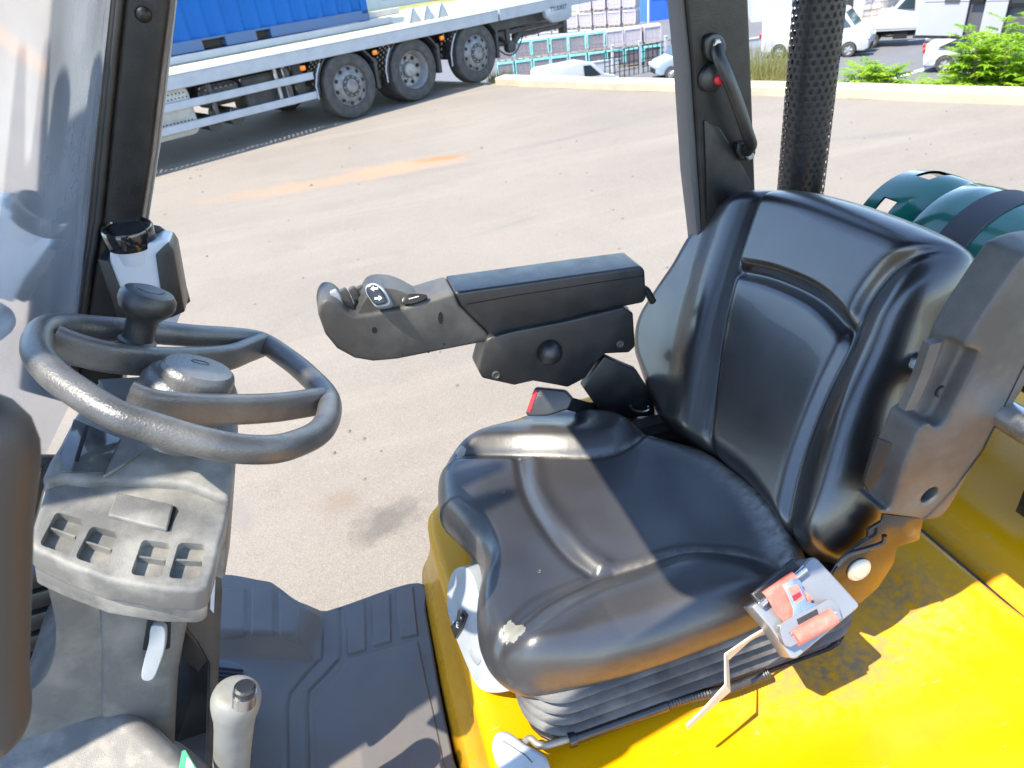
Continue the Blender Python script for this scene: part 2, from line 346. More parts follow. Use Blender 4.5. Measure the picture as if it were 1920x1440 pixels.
# yard: fine patch near + big sheet, edge along the kerb
yl=[K0-KD*30,K1+KD*90]; far=[K1+KD*90-KN*250,K0-KD*30-KN*250]
P=[(*yl[0],0),(*yl[1],0),(*far[0],0),(*far[1],0)]
o=mesh('yard_ground',P,[(0,1,2,3)],M_yard,smooth=False); tag(o,kind='structure')
if o.data.polygons[0].normal.z<0: o.data.flip_normals()
# embankment from the kerb down to the lower lot
M_earth=mat('dry_earth',(.20,.17,.12),.9,noise=(.28,.25,.14),nscale=1.2,namt=.9,bump=.6,bscale=6)
q=[];f=[];nn=90;nr=5
for i in range(nn+1):
    s=-30+i*120/nn+0; b=K0+KD*s
    for j,(dn,zz) in enumerate(((.0,-.02),(.30,-.02),(2.2,-1.1),(5.5,-3.9),(7.0,LOT+.0-.02))):
        r=random.Random(i*7+j); e=b+KN*(dn+(r.random()-.5)*.25*(j>1)); q.append((e[0],e[1],zz+(r.random()-.5)*.25*(1<j<4)))
for i in range(nn):
    for j in range(nr-1): a=i*nr+j; f.append((a,a+1,a+nr+1,a+nr))
o=mesh('embankment',q,f,M_earth); tag(o,kind='structure')
# big lower ground reaching the horizon + lower asphalt lot
M_grass=mat('far_grass',(.10,.14,.035),.9,noise=(.26,.24,.09),nscale=.05,namt=.9)
o=mesh('lower_ground',[(-1500,-200,LOT-.03),(1500,-200,LOT-.03),(1500,2500,LOT-.03),(-1500,2500,LOT-.03)],[(0,1,2,3)],M_grass,smooth=False); tag(o,kind='structure')
def quad(*pp,z=LOT): return [tuple(onz(x,y,z)) for x,y in pp]
e0=K0+KN*6.6; lotp=[e0-KD*40,e0+KD*55,e0+KD*55+KN*75,e0-KD*40+KN*75]
o=mesh('parking_lot_ground',[(p[0],p[1],LOT) for p in lotp],[(0,1,2,3)],M_lot,smooth=False); tag(o,kind='structure')
if o.data.polygons[0].normal.z<0: o.data.flip_normals()
M_line=mat('road_paint',(.72,.72,.72),.7,noise=(.4,.4,.4),nscale=4,namt=.5)
mb=MB()
for A,B,wd in [((1667,149),(1713,135),.16),((1718,134),(1752,123),.16),((1703,76),(1746,71),.16),((1590,102),(1640,98),.14),((1250,152),(1225,163),.3)]:
    p=onz(*A,LOT+.004);r=onz(*B,LOT+.004);d=(r-p);d/=np.linalg.norm(d);nrm=np.array([-d[1],d[0],0])*wd; mb.add([p-nrm,r-nrm,r+nrm,p+nrm],[(0,1,2,3)])
o=mb.build('parking_markings',M_line,smooth=False); tag(o,kind='structure')
# low concrete kerb wall
M_conc=mat('cream_concrete',(.37,.325,.24),.85,noise=(.28,.245,.185),nscale=2.2,namt=.8,bump=.5,bscale=90)
def kerb(name,s0,s1,label):
    mb=MB(); n=int((s1-s0)/.4)+2; prof=[(-.02,.0),(-.02,.105),(.01,.13),(.24,.14),(.27,.12),(.28,-.3)]
    v=[];f=[]
    for i in range(n):
        s=s0+(s1-s0)*i/(n-1); b=K0+KD*s; r=random.Random(i)
        jit=(r.random()-.5)*.008
        for dn,zz in prof: e=b+KN*(dn+jit); v.append((e[0],e[1],zz+jit))
    m=len(prof)
    for i in range(n-1):
        for j in range(m-1): a=i*m+j; f.append((a,a+m,a+m+1,a+1))
    f.append(tuple(range(m))); f.append(tuple((n-1)*m+k for k in range(m))[::-1])
    mb.add(v,f); o=mb.build(name,M_conc); tag(o,label,'kerb wall'); return o
LK=np.linalg.norm(K1-K0)
kerb('kerb_wall',-22,LK,'long low cream concrete kerb wall along the edge of the upper yard')
# gravel bits on the yard
rnd=random.Random(4); M_stone=mat('stone',(.12,.11,.10),.9); mb=MB()
ST=[(430,263),(290,283),(375,330),(357,335),(584,348),(1050,326),(1186,331),(1110,358),(903,278),(642,313),(655,278)]+[(rnd.uniform(280,1900),rnd.uniform(200,900)) for _ in range(110)]
for i,(x,y) in enumerate(ST):
    p=onz(x,y,0); 
    if (p[:2]-K0)@KN>-.3 or p[1]<1.6: continue
    s=rnd.uniform(.008,.018)*(1.6 if i<11 else 1); vs=[]
    for a in range(6):
        t=a*math.pi/3; vs.append((p[0]+s*math.cos(t)*rnd.uniform(.6,1.3),p[1]+s*math.sin(t)*rnd.uniform(.6,1.3),.001))
    vs.append((p[0],p[1],s*.8)); mb.add(vs,[(k,(k+1)%6,6) for k in range(6)])
o=mb.build('gravel',M_stone); tag(o,'loose dark pebbles scattered over the yard asphalt','gravel',kind='stuff')
# fallen leaf bits / yellow flecks
# ================================================================== VEGETATION
def leafgeo(p,d,up,L_,W_,v,f,fold=.25):
    d=d/np.linalg.norm(d); s=np.cross(d,up); s/=np.linalg.norm(s)+1e-9; u=np.cross(s,d); n=len(v)
    v+= [tuple(p),tuple(p+d*L_*.4+s*W_*.5+u*W_*fold),tuple(p+d*L_+u*(-.15*L_)),tuple(p+d*L_*.4-s*W_*.5+u*W_*fold),tuple(p+d*L_*.45)]
    f+= [(n,n+1,n+4),(n+1,n+2,n+4),(n+4,n+2,n+3),(n,n+4,n+3)]
def leafmat(name,c1,c2,tr=.35):
    m=bpy.data.materials.new(name); m.use_nodes=True; t=m.node_tree;N=t.nodes;L=t.links;b=N['Principled BSDF']; b.inputs['Roughness'].default_value=.5
    tc=N.new('ShaderNodeTexCoord'); n=N.new('ShaderNodeTexNoise'); n.inputs['Scale'].default_value=3; n.inputs['Detail'].default_value=6; L.new(tc.outputs['Object'],n.inputs[0])
    r=N.new('ShaderNodeMapRange'); r.inputs[1].default_value=.35;r.inputs[2].default_value=.65; L.new(n.outputs[0],r.inputs[0]); x=N.new('ShaderNodeMix'); x.data_type='RGBA'; L.new(r.outputs[0],x.inputs[0]); x.inputs[6].default_value=(*c1,1); x.inputs[7].default_value=(*c2,1); L.new(x.outputs[2],b.inputs['Base Color'])
    ts=N.new('ShaderNodeBsdfTranslucent'); L.new(x.outputs[2],ts.inputs[0]); ms=N.new('ShaderNodeMixShader'); ms.inputs[0].default_value=tr; L.new(b.outputs[0],ms.inputs[1]); L.new(ts.outputs[0],ms.inputs[2]); L.new(ms.outputs[0],N['Material Output'].inputs[0]); return m
M_leafY=leafmat('leaf_bright',(.30,.46,.02),(.17,.33,.015),.5); M_leafG=leafmat('leaf_green',(.07,.13,.03),(.11,.19,.04)); M_leafD=leafmat('leaf_dark',(.05,.10,.04),(.08,.13,.05)); M_bark=mat('bark',(.16,.12,.08),.9)
M_dryg=leafmat('dry_grass_blades',(.42,.36,.14),(.28,.30,.10))
def bush(label,px,py,z,hgt,spread,nst,seed):
    """weedy sapling: many stems carrying long feathered compound leaves"""
    r=random.Random(seed); b0=onz(px,py,z); R_=root('leafy_shrub',label,'shrub',tuple(b0)); v=[];f=[]
    for s in range(nst):
        sv=MB()
        a=r.uniform(0,2*math.pi); rr=spread*math.sqrt(r.random())*.8; base=b0+np.array([math.cos(a)*rr,math.sin(a)*rr,0]); hh=hgt*r.uniform(.45,1.0)*(1-.35*rr/spread)
        top=base+np.array([math.cos(a)*hh*.25+r.uniform(-.1,.1),math.sin(a)*hh*.25+r.uniform(-.1,.1),hh]); sv.tube([base,(base+top)/2+np.array([r.uniform(-.03,.03),0,0]),top],[.012,.009,.004],5)
        sv.build('stem',M_bark,R_)
        nl=int(9+hh*10)
        for k in range(nl):
            t=.25+.75*k/nl; p=base+(top-base)*t; aa=k*2.4+r.uniform(-.3,.3); el=.1+.75*t
            d=np.array([math.cos(aa)*math.cos(el),math.sin(aa)*math.cos(el),math.sin(el)]); LL=r.uniform(.22,.42)*(1.15-.5*t)
            sp=[p+d*LL*q+np.array([0,0,-.25*LL*q*q]) for q in np.linspace(0,1,8)]
            for i in range(2,8):
                dd=sp[i]-sp[i-1]; dd/=np.linalg.norm(dd); side=np.cross(dd,[0,0,1]); side/=np.linalg.norm(side)+1e-9
                for sg in (-1,1): leafgeo(sp[i],dd*.6+side*sg+np.array([0,0,r.uniform(-.25,.15)]),np.array([0,0,1.]),r.uniform(.085,.13),.034,v,f)
            leafgeo(sp[-1],dd,np.array([0,0,1.]),.11,.036,v,f)
    mesh('foliage',v,f,M_leafY,R_,smooth=False); return R_
def kz(px,py,dn,z):   # point on the bank: keep pixel, given height
    return z
bush('tall bright green sapling bush behind the kerb wall in front of the white car',1868,205,-.35,1.25,.48,30,1)
bush('wide bright green bush behind the kerb wall below the dark posts at the right edge',1945,215,-.35,.7,.45,16,7)
bush('small bright green weed bush behind the kerb wall right of the perforated pipe',1622,170,-.35,.42,.32,11,2)
bush('low green tuft growing between the two bushes behind the kerb wall',1745,186,-.35,.30,.28,7,5)
def grassclump(label,px,py,z,h_,sp,n,seed,m):
    r=random.Random(seed); b0=onz(px,py,z); v=[];f=[]
    for i in range(n):
        a=r.uniform(0,6.28); rr=sp*math.sqrt(r.random()); p=b0+np.array([math.cos(a)*rr,math.sin(a)*rr,0]); d=np.array([r.uniform(-.4,.4),r.uniform(-.4,.4),1.]); leafgeo(p,d,np.array([0,1.,.1]),h_*r.uniform(.4,1),.018,v,f)
    o=mesh('grass_clump',v,f,m,smooth=False); tag(o,label,'grass')
grassclump('dry yellow grass clump behind the kerb wall between the black post and the perforated pipe',1440,172,-.4,.85,.5,500,3,M_dryg)
grassclump('sparse dry grass clump on the bank at the far end of the kerb wall',940,160,-.2,.35,.25,160,8,M_dryg)
def tree(label,p,h_,cr,n,seed,m,ls=.45):
    r=random.Random(seed); R_=root('broadleaf_tree',label,'tree',tuple(p),'trees beyond the lower depot'); tv=MB()
    tv.tube([p,p+np.array([.1,0,h_*.4]),p+np.array([0,.1,h_*.8])],[.22,.16,.05],7)
    for k in range(5):
        a=k*1.3; tv.tube([p+np.array([0,0,h_*(.3+.08*k)]),p+np.array([math.cos(a)*cr*.6,math.sin(a)*cr*.6,h_*(.55+.08*k)])],[.09,.03],5)
    tv.build('trunk',M_bark,R_); v=[];f=[]
    cl=[(p+np.array([r.gauss(0,.42)*cr,r.gauss(0,.42)*cr,h_*r.uniform(.35,.95)]),r.uniform(.25,.5)*cr) for _ in range(16)]
    for i in range(n):
        c,s=cl[i%16]; d=np.array([r.gauss(0,1),r.gauss(0,1),r.gauss(0,1)]); d/=np.linalg.norm(d); q=c+d*s*r.uniform(.6,1.05); dd=np.array([r.gauss(0,1),r.gauss(0,1),r.gauss(0,.6)]); leafgeo(q,dd,d+.01,ls*r.uniform(.6,1.3),ls*.6,v,f)
    mesh('crown',v,f,m,R_,smooth=False)
# ================================================================== FAR: hills, sheds, houses, trees
v=[];f=[];nx,ny=60,10
for j in range(ny):
    for i in range(nx):
        a=rad(-40+130*i/(nx-1)); d=150+j*95; hh=(j/(ny-1))**1.3*55*(1+.35*math.sin(i*.5)+.2*math.sin(i*1.3+j)); v.append((math.sin(a)*d,math.cos(a)*d,LOT-.5+hh*.8+ (3*math.sin(i*2.1+j*1.7) if j else -1)))
for j in range(ny-1):
    for i in range(nx-1): a=j*nx+i; f.append((a,a+1,a+nx+1,a+nx))
M_hill=mat('wooded_hill',(.05,.09,.03),.95,noise=(.16,.19,.07),nscale=.035,namt=.9,bump=1,bscale=.2)
o=mesh('wooded_hills',v,f,M_hill); tag(o,kind='structure')
M_roofw=mat('pale_roof',(.45,.46,.48),.5,noise=(.36,.36,.36),nscale=.3,namt=.5); M_wallc=mat('cream_wall',(.55,.5,.42),.8,noise=(.45,.4,.33),nscale=.5); M_blue=mat('blue_cladding',(.03,.14,.55),.5,noise=(.03,.11,.42),nscale=.6); M_tile=mat('clay_tiles',(.52,.17,.07),.8,noise=(.4,.12,.05),nscale=1.5); M_win=mat('window_dark',(.03,.035,.04),.15)
M_greyc=mat('grey_cladding',(.42,.44,.47),.6,noise=(.35,.36,.38),nscale=.4)
def shed(name,label,px,py,Lx,Ly,hh,az,mw,mr,cat='warehouse',pitch=.12,nwin=4,zb=LOT):
    p=onz(px,py,zb); R_=root(name,label,cat,tuple(p)); a=rad(az); fr=Fr(p,(math.cos(a),math.sin(a),0),(-math.sin(a),math.cos(a),0),(0,0,1))
    mb=MB(); mb.box((Lx/2,Ly/2,hh/2),(Lx,Ly,hh),fr); mb.build('wall',mw,R_,False)
    rv=[fr.W(-.4,-.4,hh+.01),fr.W(Lx+.4,-.4,hh+.01),fr.W(Lx+.4,Ly+.4,hh+.01),fr.W(-.4,Ly+.4,hh+.01),fr.W(-.4,Ly/2,hh+Ly*pitch),fr.W(Lx+.4,Ly/2,hh+Ly*pitch),fr.W(-.4,-.4,hh+.25),fr.W(Lx+.4,-.4,hh+.25),fr.W(Lx+.4,Ly+.4,hh+.25),fr.W(-.4,Ly+.4,hh+.25)]
    mesh('roof',rv,[(0,1,7,6),(1,2,8,5,7),(2,3,9,8),(3,0,6,4,9),(6,7,5,4),(4,5,8,9),(3,2,1,0)],mr,R_,smooth=False)
    for k in range(nwin):
        mb=MB(); mb.box((Lx*(k+.5)/nwin,-.02,hh*.6),(Lx/nwin*.35,.06,hh*.28),fr); mb.build('window',M_win,R_,False)
shed('warehouse','blue clad warehouse beyond the wrapped block pallets',1212,42,22,14,3.4,-5,M_blue,M_greyc)
shed('warehouse','long pale roofed warehouse behind the truck bed left of the trees',640,28,58,24,3.0,12,M_greyc,M_roofw,nwin=9)
shed('warehouse','grey flat roofed shed above the tallest lilac pallet stack',1112,26,22,12,3.2,-3,M_greyc,M_roofw,nwin=5,pitch=.05)
shed('warehouse','grey open shed behind the white panel van',1408,42,16,9,3.6,-30,M_greyc,M_greyc,nwin=4,pitch=.04)
for i,(x,y,l) in enumerate([(1040,3,'orange roofed house left of the distant lamp post'),(1225,6,'orange roofed house among trees right of the distant lamp post'),(1425,10,'orange roofed house seen left of the perforated pipe'),(1445,22,'low orange roofed house just left of the top of the perforated pipe')]):
    shed('house',l,x,y,11,7,3.2,-20+9*i,M_wallc,M_tile,'house',.28,3)
TL=[(700,14,7),(735,6,8),(775,4,7),(820,0,8),(870,-4,8),(1110,6,8),(1150,2,9),(1180,0,9),(1235,6,7),(1262,4,9),(1290,0,9),(1420,6,9),(1590,30,6),(1630,26,8),(1668,22,8),(1700,18,8)]
for i,(x,y,h_) in enumerate(TL):
    tree(['dense green tree','pale green loose tree','dark rounded tree'][i%3]+' '+['behind the blue container corner','behind the long pale warehouse','above the pale warehouse roof','standing above the tilted bed rail','near the centre of the skyline behind the truck','left of the distant lamp post behind the lilac pallets','just left of the blue warehouse','behind the grey flat roofed shed','right above the blue warehouse roof','behind the blue warehouse beside the black post','hidden mostly by the black post','between the black post and the perforated pipe','behind the cement bag stack','behind the dropside truck bed','above the cab of the box truck','behind the box truck roof'][i],onz(x,y,LOT),h_,3.2,700,i+20,[M_leafG,M_leafG,M_leafD][i%3],.6)
# ------------------------------------------------------------------ wrapped pallets of concrete blocks
def blockmat(name,c1,c2):
    def ex(N,L,tc,nz,ramp,mix,cur,b):
        br=N.new('ShaderNodeTexBrick'); br.inputs['Scale'].default_value=3.2; br.inputs['Color1'].default_value=(*c1,1); br.inputs['Color2'].default_value=(*c2,1); br.inputs['Mortar'].default_value=(c1[0]*.35,c1[1]*.35,c1[2]*.35,1); br.inputs['Mortar Size'].default_value=.03
        mp=N.new('ShaderNodeMapping'); mp.inputs['Rotation'].default_value=(rad(90),0,0); L.new(tc.outputs['Object'],mp.inputs[0]); L.new(mp.outputs[0],br.inputs[0]); return br.outputs[0]
    return mat(name,c1,.85,extra=ex)
M_blkG=blockmat('blocks_grey',(.26,.24,.26),(.20,.18,.20)); M_blkL=blockmat('blocks_lilac',(.47,.43,.46),(.40,.37,.41)); M_blkD=blockmat('blocks_dark',(.15,.13,.15),(.11,.10,.12))
M_film=mat('teal_film',(.18,.62,.58),.25,coat=.4,noise=(.35,.75,.70),nscale=4,namt=.7); M_filmw=mat('white_film',(.50,.45,.50),.3,noise=(.42,.38,.43),nscale=4); M_wood=mat('pallet_wood',(.42,.32,.2),.8)
def palletproto(bm_,fm):
    R_=root('block_pallet','x','block pallet',(0,0,0)); mb=MB()
    for x in (-.42,0,.42): mb.box((x,0,.05),(.1,1.0,.08))
    for y in np.linspace(-.45,.45,5): mb.box((0,y,.11),(1.0,.14,.022))
    mb.build('pallet_base',M_wood,R_,False); mb=MB()
    for ix in range(4):
        for iy in range(2):
            for iz in range(4): mb.box(((ix-1.5)*.245,(iy-.5)*.49,.125+.115+iz*.225),(.235,.48,.215))
    mb.build('block',bm_,R_,False)
    pr=[(-.53,-.53),(.53,-.53),(.53,.53),(-.53,.53)]; prr=rrect(-.52,-.52,.52,.52,.06,3)
    v,f=prismgeo(frz(0),prr,.94,1.06,.04); mb=MB(); mb.add(v,f)
    for sx,sy in ((-1,-1),(1,-1),(1,1),(-1,1)): mb.box((sx*.497,sy*.497,.58),(.055,.055,.75))
    mb.build('wrap',fm,R_); return R_
protos=[palletproto(M_blkG,M_film),palletproto(M_blkL,M_filmw),palletproto(M_blkD,M_film)]
used=[0,0,0]; rnd=random.Random(3)
ORD='first second third fourth fifth sixth seventh eighth ninth tenth eleventh twelfth thirteenth fourteenth fifteenth sixteenth seventeenth eighteenth nineteenth twentieth twenty-first twenty-second twenty-third twenty-fourth'.split()
def pallet(k,p,az,label,group):
    if used[k]==0: R_=protos[k]; used[k]=1
    else: R_=copytree(protos[k])
    R_.location=tuple(p); R_.rotation_euler=(0,0,az+rnd.uniform(-.05,.05)); R_['label']=label; R_['group']=group
A=onz(952,148,LOT);B=onz(1275,112,LOT); n=int(np.linalg.norm(B-A)/1.14); d=(B-A)/np.linalg.norm(B-A); az=math.atan2(d[1],d[0])
for i in range(n):
    for lv in range(2):
        p=A+d*1.14*i+np.array([0,0,1.10*lv]); k=2 if (lv==0 and i>n*.3) else (1 if i>n-4 and lv else 0)
        pallet(k,p,az,ORD[i]+' pallet from the left in the '+('upper' if lv else 'lower')+' layer of the front row, '+['teal wrapped','white wrapped','dark blocks'][k],['front row lower block pallets','front row upper block pallets'][lv]+str(' teal' if k==0 else ' white' if k==1 else ' dark'))
A=onz(935,90,LOT);B=onz(1225,75,LOT); n=min(int(np.linalg.norm(B-A)/1.2),22); d=(B-A)/np.linalg.norm(B-A); az=math.atan2(d[1],d[0])
for i in range(n):
    hi=3 if i>n*.62 else 2
    for lv in range(hi):
        p=A+d*1.2*i+np.array([0,0,1.12*lv]); pallet(1,p,az,'lilac block pallet in the '+['bottom','second','topmost third'][lv]+' layer of the back row, '+ORD[i]+' from the left','back row lilac block pallets level %s'%('one','two','three')[lv])
# fence posts and low wall in front of the pallets
for i,(x,y0) in enumerate([(1005,143),(1150,146),(1200,138),(1248,128)]):
    p=onz(x,y0,LOT); mb=MB(); mb.box((p[0],p[1],LOT+.85),(.14,.14,1.7)); mb.box((p[0],p[1],LOT+1.72),(.18,.18,.05)); o=mb.build('fence_post',M_roofw,None,False); tag(o,'white concrete fence post '+['nearest the truck tail','just right of the white van roof','midway between the white van and the silver estate car','directly above the silver estate car'][i],'fence post','white posts of the depot fence')
A=onz(1135,152,LOT);B=onz(1275,122,LOT); mb=MB(); n=16
for i in range(n+1):
    p=A+(B-A)*i/n; mb.tube([p,p+np.array([0,0,1.5])],.03,5)
for hh in (.35,.75,1.15,1.48): mb.tube([A+np.array([0,0,hh]),B+np.array([0,0,hh])],.02,4)
o=mb.build('wire_fence',M_dark); tag(o,'thin dark metal fence between the white van and the silver estate car','fence')
A=onz(1130,131,LOT);B=onz(1290,107,LOT); d=(B-A);d/=np.linalg.norm(d); mb=MB(); fr=Fr(A,d,(-d[1],d[0],0),(0,0,1)); mb.box((4.5,0,.25),(14,.25,.5),fr); mb.box((4.5,0,.52),(14,.31,.05),fr); o=mb.build('low_wall',M_greyc,None,False); tag(o,'low pale concrete wall in front of the dark block pallets','wall')
def lamp(px,py,hh,label):
    p=onz(px,py,LOT); R_=root('street_lamp',label,'street lamp',tuple(p)); mb=MB(); mb.tube([p,p+np.array([0,0,hh])],[.10,.06],8); mb.lathe([(.0,0),(.16,0),(.14,.12),(.1,.15),(0,.16)],p,(0,0,1),10); mb.build('pole',M_greyc,R_); mb=MB(); mb.tube([p+np.array([-.9,0,hh]),p+np.array([0,0,hh+.05]),p+np.array([.9,0,hh])],.05,6); mb.build('arm',M_greyc,R_)
    for s in (-1,1): mb=MB(); mb.prism(frz(p[2]+hh),rrect(p[0]+s*.9-.28,p[1]-.12,p[0]+s*.9+.28,p[1]+.12,.05),-.04,.06,.02); mb.build('lamp_head',M_greyc,R_)
lamp(1216,112,5.6,'tall thin pole lamp standing before the pale stacked pallets')
lamp(1652,45,6.5,'thin pole lamp in front of the trees behind the dropside truck')
# ------------------------------------------------------------------ vehicles (local frame: +x forward, z up)
def car(name,label,cat,p,az,prof,wd,zb,wheels,wr,mb_,glass,shield,extra=None,dark=None):
    R_=root(name,label,cat,(0,0,0)); zt=max(q[1] for q in prof); fr=Fr((0,0,0),(1,0,0),(0,0,1),(0,-1,0))
    def tum(v):
        o=[]
        for x,y,z in v:
            k=1-.17*min(max((z-zb)/(zt-zb),0),1)-.05*max((.35-z)/.35,0); xe=max(abs(x-(prof_c))/half-.8,0)/.2; o.append((x,y*k*(1-.10*xe),z))
        return o
    xs=[q[0] for q in prof]; prof_c=(min(xs)+max(xs))/2; half=(max(xs)-min(xs))/2
    bp=[tuple(q) for q in catmull(prof,3,True)] if False else prof
    v,f=prismgeo(fr,bp,-wd/2,wd/2,.06,3); bo=mesh('body',tum(v),f,mb_,R_,angle=40)
    cs=[]
    for wx in wheels:
        v2,f2=prismgeo(fr,circle((wx,wr),wr*1.17,24),-wd,wd,0); cs.append(mesh('c',v2,f2,None))
    if cs:
        for c in cs: c.location=WO[c]
        bpos=bo.location.copy(); bo.parent=None; bo.location=Vector(WO[bo]); cut(bo,cs); bo.parent=R_; bo.location=Vector(WO[bo])
    for g in glass:
        for s in (1,-1):
            w0=s*(wd/2-.02); w1=s*(wd/2+.004); v,f=prismgeo(fr,g,w0,w1,.004,1); mesh('side_window',tum(v),f,M_glass,R_)
    for (a,b_) in shield:     # windscreen strips between two profile points
        a=np.array(a);b2=np.array(b_); d=b2-a; nrm=np.array([d[1],-d[0]])/np.linalg.norm(d); nrm=nrm if nrm[1]>0 else -nrm
        v=[];
        for q in (a+d*.08,b2-d*.1):
            for o_ in (-.02,.006): 
                for s in (-1,1): v.append((q[0]+nrm[0]*o_,s*wd/2*.90,q[1]+nrm[1]*o_))
        mesh('windscreen',tum(v),[(0,1,3,2),(4,6,7,5),(0,2,6,4),(1,5,7,3),(0,4,5,1),(2,3,7,6)],M_glass,R_,smooth=False)
    for wx in wheels:
        for s in (1,-1):
            o=Vector((wx,s*(wd/2-.22),wr)); ax=(0,s,0)
            w_=lathe('wheel',[(wr*.6,.2),(wr*.66,.215),(wr*.92,.21),(wr,.17),(wr,.03),(wr*.9,0),(.02,0)],o,ax,M_tyre,R_,28)
            mb=MB(); mb.lathe([(wr*.62,.205),(wr*.56,.17),(wr*.2,.16),(wr*.16,.2),(.01,.205)],o,ax,24)
            for k in range(5):
                t=k*2*math.pi/5; c=np.array([wx,o.y+s*.19,wr])+wr*.36*np.array([math.cos(t),0,math.sin(t)]); mb.tube([np.array([wx,o.y+s*.19,wr]),c+(c-np.array([wx,o.y+s*.19,wr]))*.6],.045,5)
            mb.build('rim',M_rimc,w_)
    if extra: extra(R_,fr)
    R_.location=tuple(p); R_.rotation_euler=(0,0,az); return R_
M_rimc=mat('alloy_rim',(.45,.46,.48),.3,metal=.6); M_lampc=mat('headlamp_glass',(.6,.62,.65),.1,spec=.8); M_rlamp=mat('tail_lamp',(.45,.02,.02),.2); M_gpaint=mat('dark_grey_paint',(.10,.115,.15),.25,coat=.6); M_spaint=mat('silver_blue_paint',(.25,.31,.37),.3,coat=.5); M_green=mat('dark_green_paint',(.03,.06,.05),.2,coat=.6)
def azp(A,B): return math.atan2(B[1]-A[1],B[0]-A[0])
def lights(front,rear,wd,z1,z2):
    def fn(R_,fr):
        for s in (1,-1):
            for nm,x,z,m,sz in (('headlight',front,z1,M_lampc,(.12,.36,.16)),('tail_light',rear,z2,M_rlamp,(.10,.22,.22))):
                mb=MB(); v,f=prismgeo(Fr((x,s*(wd/2-.24),z),(0,1,0),(0,0,1),(1,0,0)),rrect(-sz[1]/2,-sz[2]/2,sz[1]/2,sz[2]/2,.04),-sz[0],.02 if x>0 else -.0,.01); mb.add(v,f); mb.build(nm,m,R_)
        mb=MB(); mb.prism(Fr((front,0,.5),(0,1,0),(0,0,1),(1,0,0)),rrect(-.5,-.16,.5,.1,.05),-.1,.015,.01); mb.build('grille',M_dark,R_)
        for s in (1,-1): mb=MB(); mb.prism(Fr((front*.38,s*(wd/2+.1),1.0),(1,0,0),(0,0,1),(0,1,0)),rrect(-.1,-.07,.1,.07,.04),-.08,.08,.02); mb.build('mirror',M_dark,R_)
    return fn
suvp=[(-2.2,.35),(-2.25,.65),(-2.2,1.0),(-1.95,1.18),(-1.2,1.48),(-.4,1.58),(.35,1.53),(1.15,1.08),(1.9,.95),(2.2,.75),(2.25,.4),(2.1,.28),(-2.05,.28)]
A=onz(1752,138,LOT);B=onz(1875,134,LOT); az=azp(A,B)
dv=np.array([math.cos(az),math.sin(az),0]); sv_=np.array([-dv[1],dv[0],0])
car('parked_car','white coupe style car parked behind the bright green bush','car',onz(1767,137,LOT)+dv*1.35+sv_*.9,az,suvp,1.85,.95,[-1.35,1.35],.35,M_wpaint,[[(-1.75,1.08),(-1.0,1.42),(-.2,1.48),(-.2,1.06)],[(-.1,1.06),(-.1,1.48),(.35,1.44),(.95,1.06)]],[((.4,1.52),(1.15,1.08))],lights(2.25,-2.22,1.85,.78,.95))
car('parked_car','dark grey car parked beyond the white coupe at the right edge','car',onz(1905,113,LOT)+sv_*1.2,az-.35,suvp,1.85,.95,[-1.35,1.35],.34,M_gpaint,[[(-1.75,1.08),(-1.0,1.42),(-.2,1.48),(-.2,1.06)],[(-.1,1.06),(-.1,1.48),(.35,1.44),(.95,1.06)]],[((.4,1.52),(1.15,1.08))],lights(2.25,-2.22,1.85,.78,.95))
car('parked_car','dark green car partly hidden by leaves at the lower right of the car park','car',onz(1925,152,LOT)+sv_*.5,az+2.6,suvp,1.8,.95,[-1.35,1.35],.34,M_green,[[(-1.75,1.08),(-1.0,1.42),(-.2,1.48),(-.2,1.06)],[(-.1,1.06),(-.1,1.48),(.35,1.44),(.95,1.06)]],[((.4,1.52),(1.15,1.08))],lights(2.25,-2.22,1.8,.78,.95))
wagp=[(-2.0,.35),(-2.08,.8),(-2.0,1.2),(-1.75,1.75),(-.9,1.82),(.3,1.80),(.75,1.62),(1.25,1.12),(1.85,.95),(2.08,.7),(2.08,.35),(1.9,.28),(-1.9,.28)]
car('parked_car','silver blue estate car parked below the wrapped pallets beside the black post','car',onz(1248,148,LOT)+np.array([1.5,.1,0]),rad(170),wagp,1.7,1.05,[-1.35,1.3],.32,M_spaint,[[(-1.75,1.18),(-1.6,1.62),(-.75,1.68),(-.75,1.16)],[(-.65,1.16),(-.65,1.68),(.1,1.66),(.1,1.14)],[(.2,1.14),(.2,1.66),(.5,1.6),(1.0,1.14)]],[((.8,1.62),(1.25,1.12))],lights(2.08,-2.06,1.7,.75,1.0))
vanp=[(-2.8,.45),(-2.85,2.3),(-2.6,2.45),(1.0,2.45),(1.45,2.3),(2.15,1.45),(2.75,1.2),(2.9,.9),(2.9,.4),(2.7,.3),(-2.7,.3)]
A=onz(1425,110,LOT);B=onz(1595,106,LOT);az=azp(A,B); dv=np.array([math.cos(az),math.sin(az),0]); sv_=np.array([-dv[1],dv[0],0])
car('panel_van','large white panel van with orange striped nose behind the perforated pipe','van',onz(1515,109,LOT)+sv_*.95+dv*.1,az,vanp,2.0,1.5,[-1.75,1.95],.36,M_wpaint,[[(1.05,1.45),(1.05,2.1),(1.4,2.1),(1.95,1.5)]],[((1.5,2.28),(2.15,1.45))],lights(2.9,-2.84,2.0,.95,1.2))
svp=[(-2.1,.4),(-2.15,1.7),(-1.95,1.85),(.4,1.86),(.8,1.7),(1.35,1.15),(1.95,1.0),(2.15,.8),(2.15,.35),(-2.0,.28)]
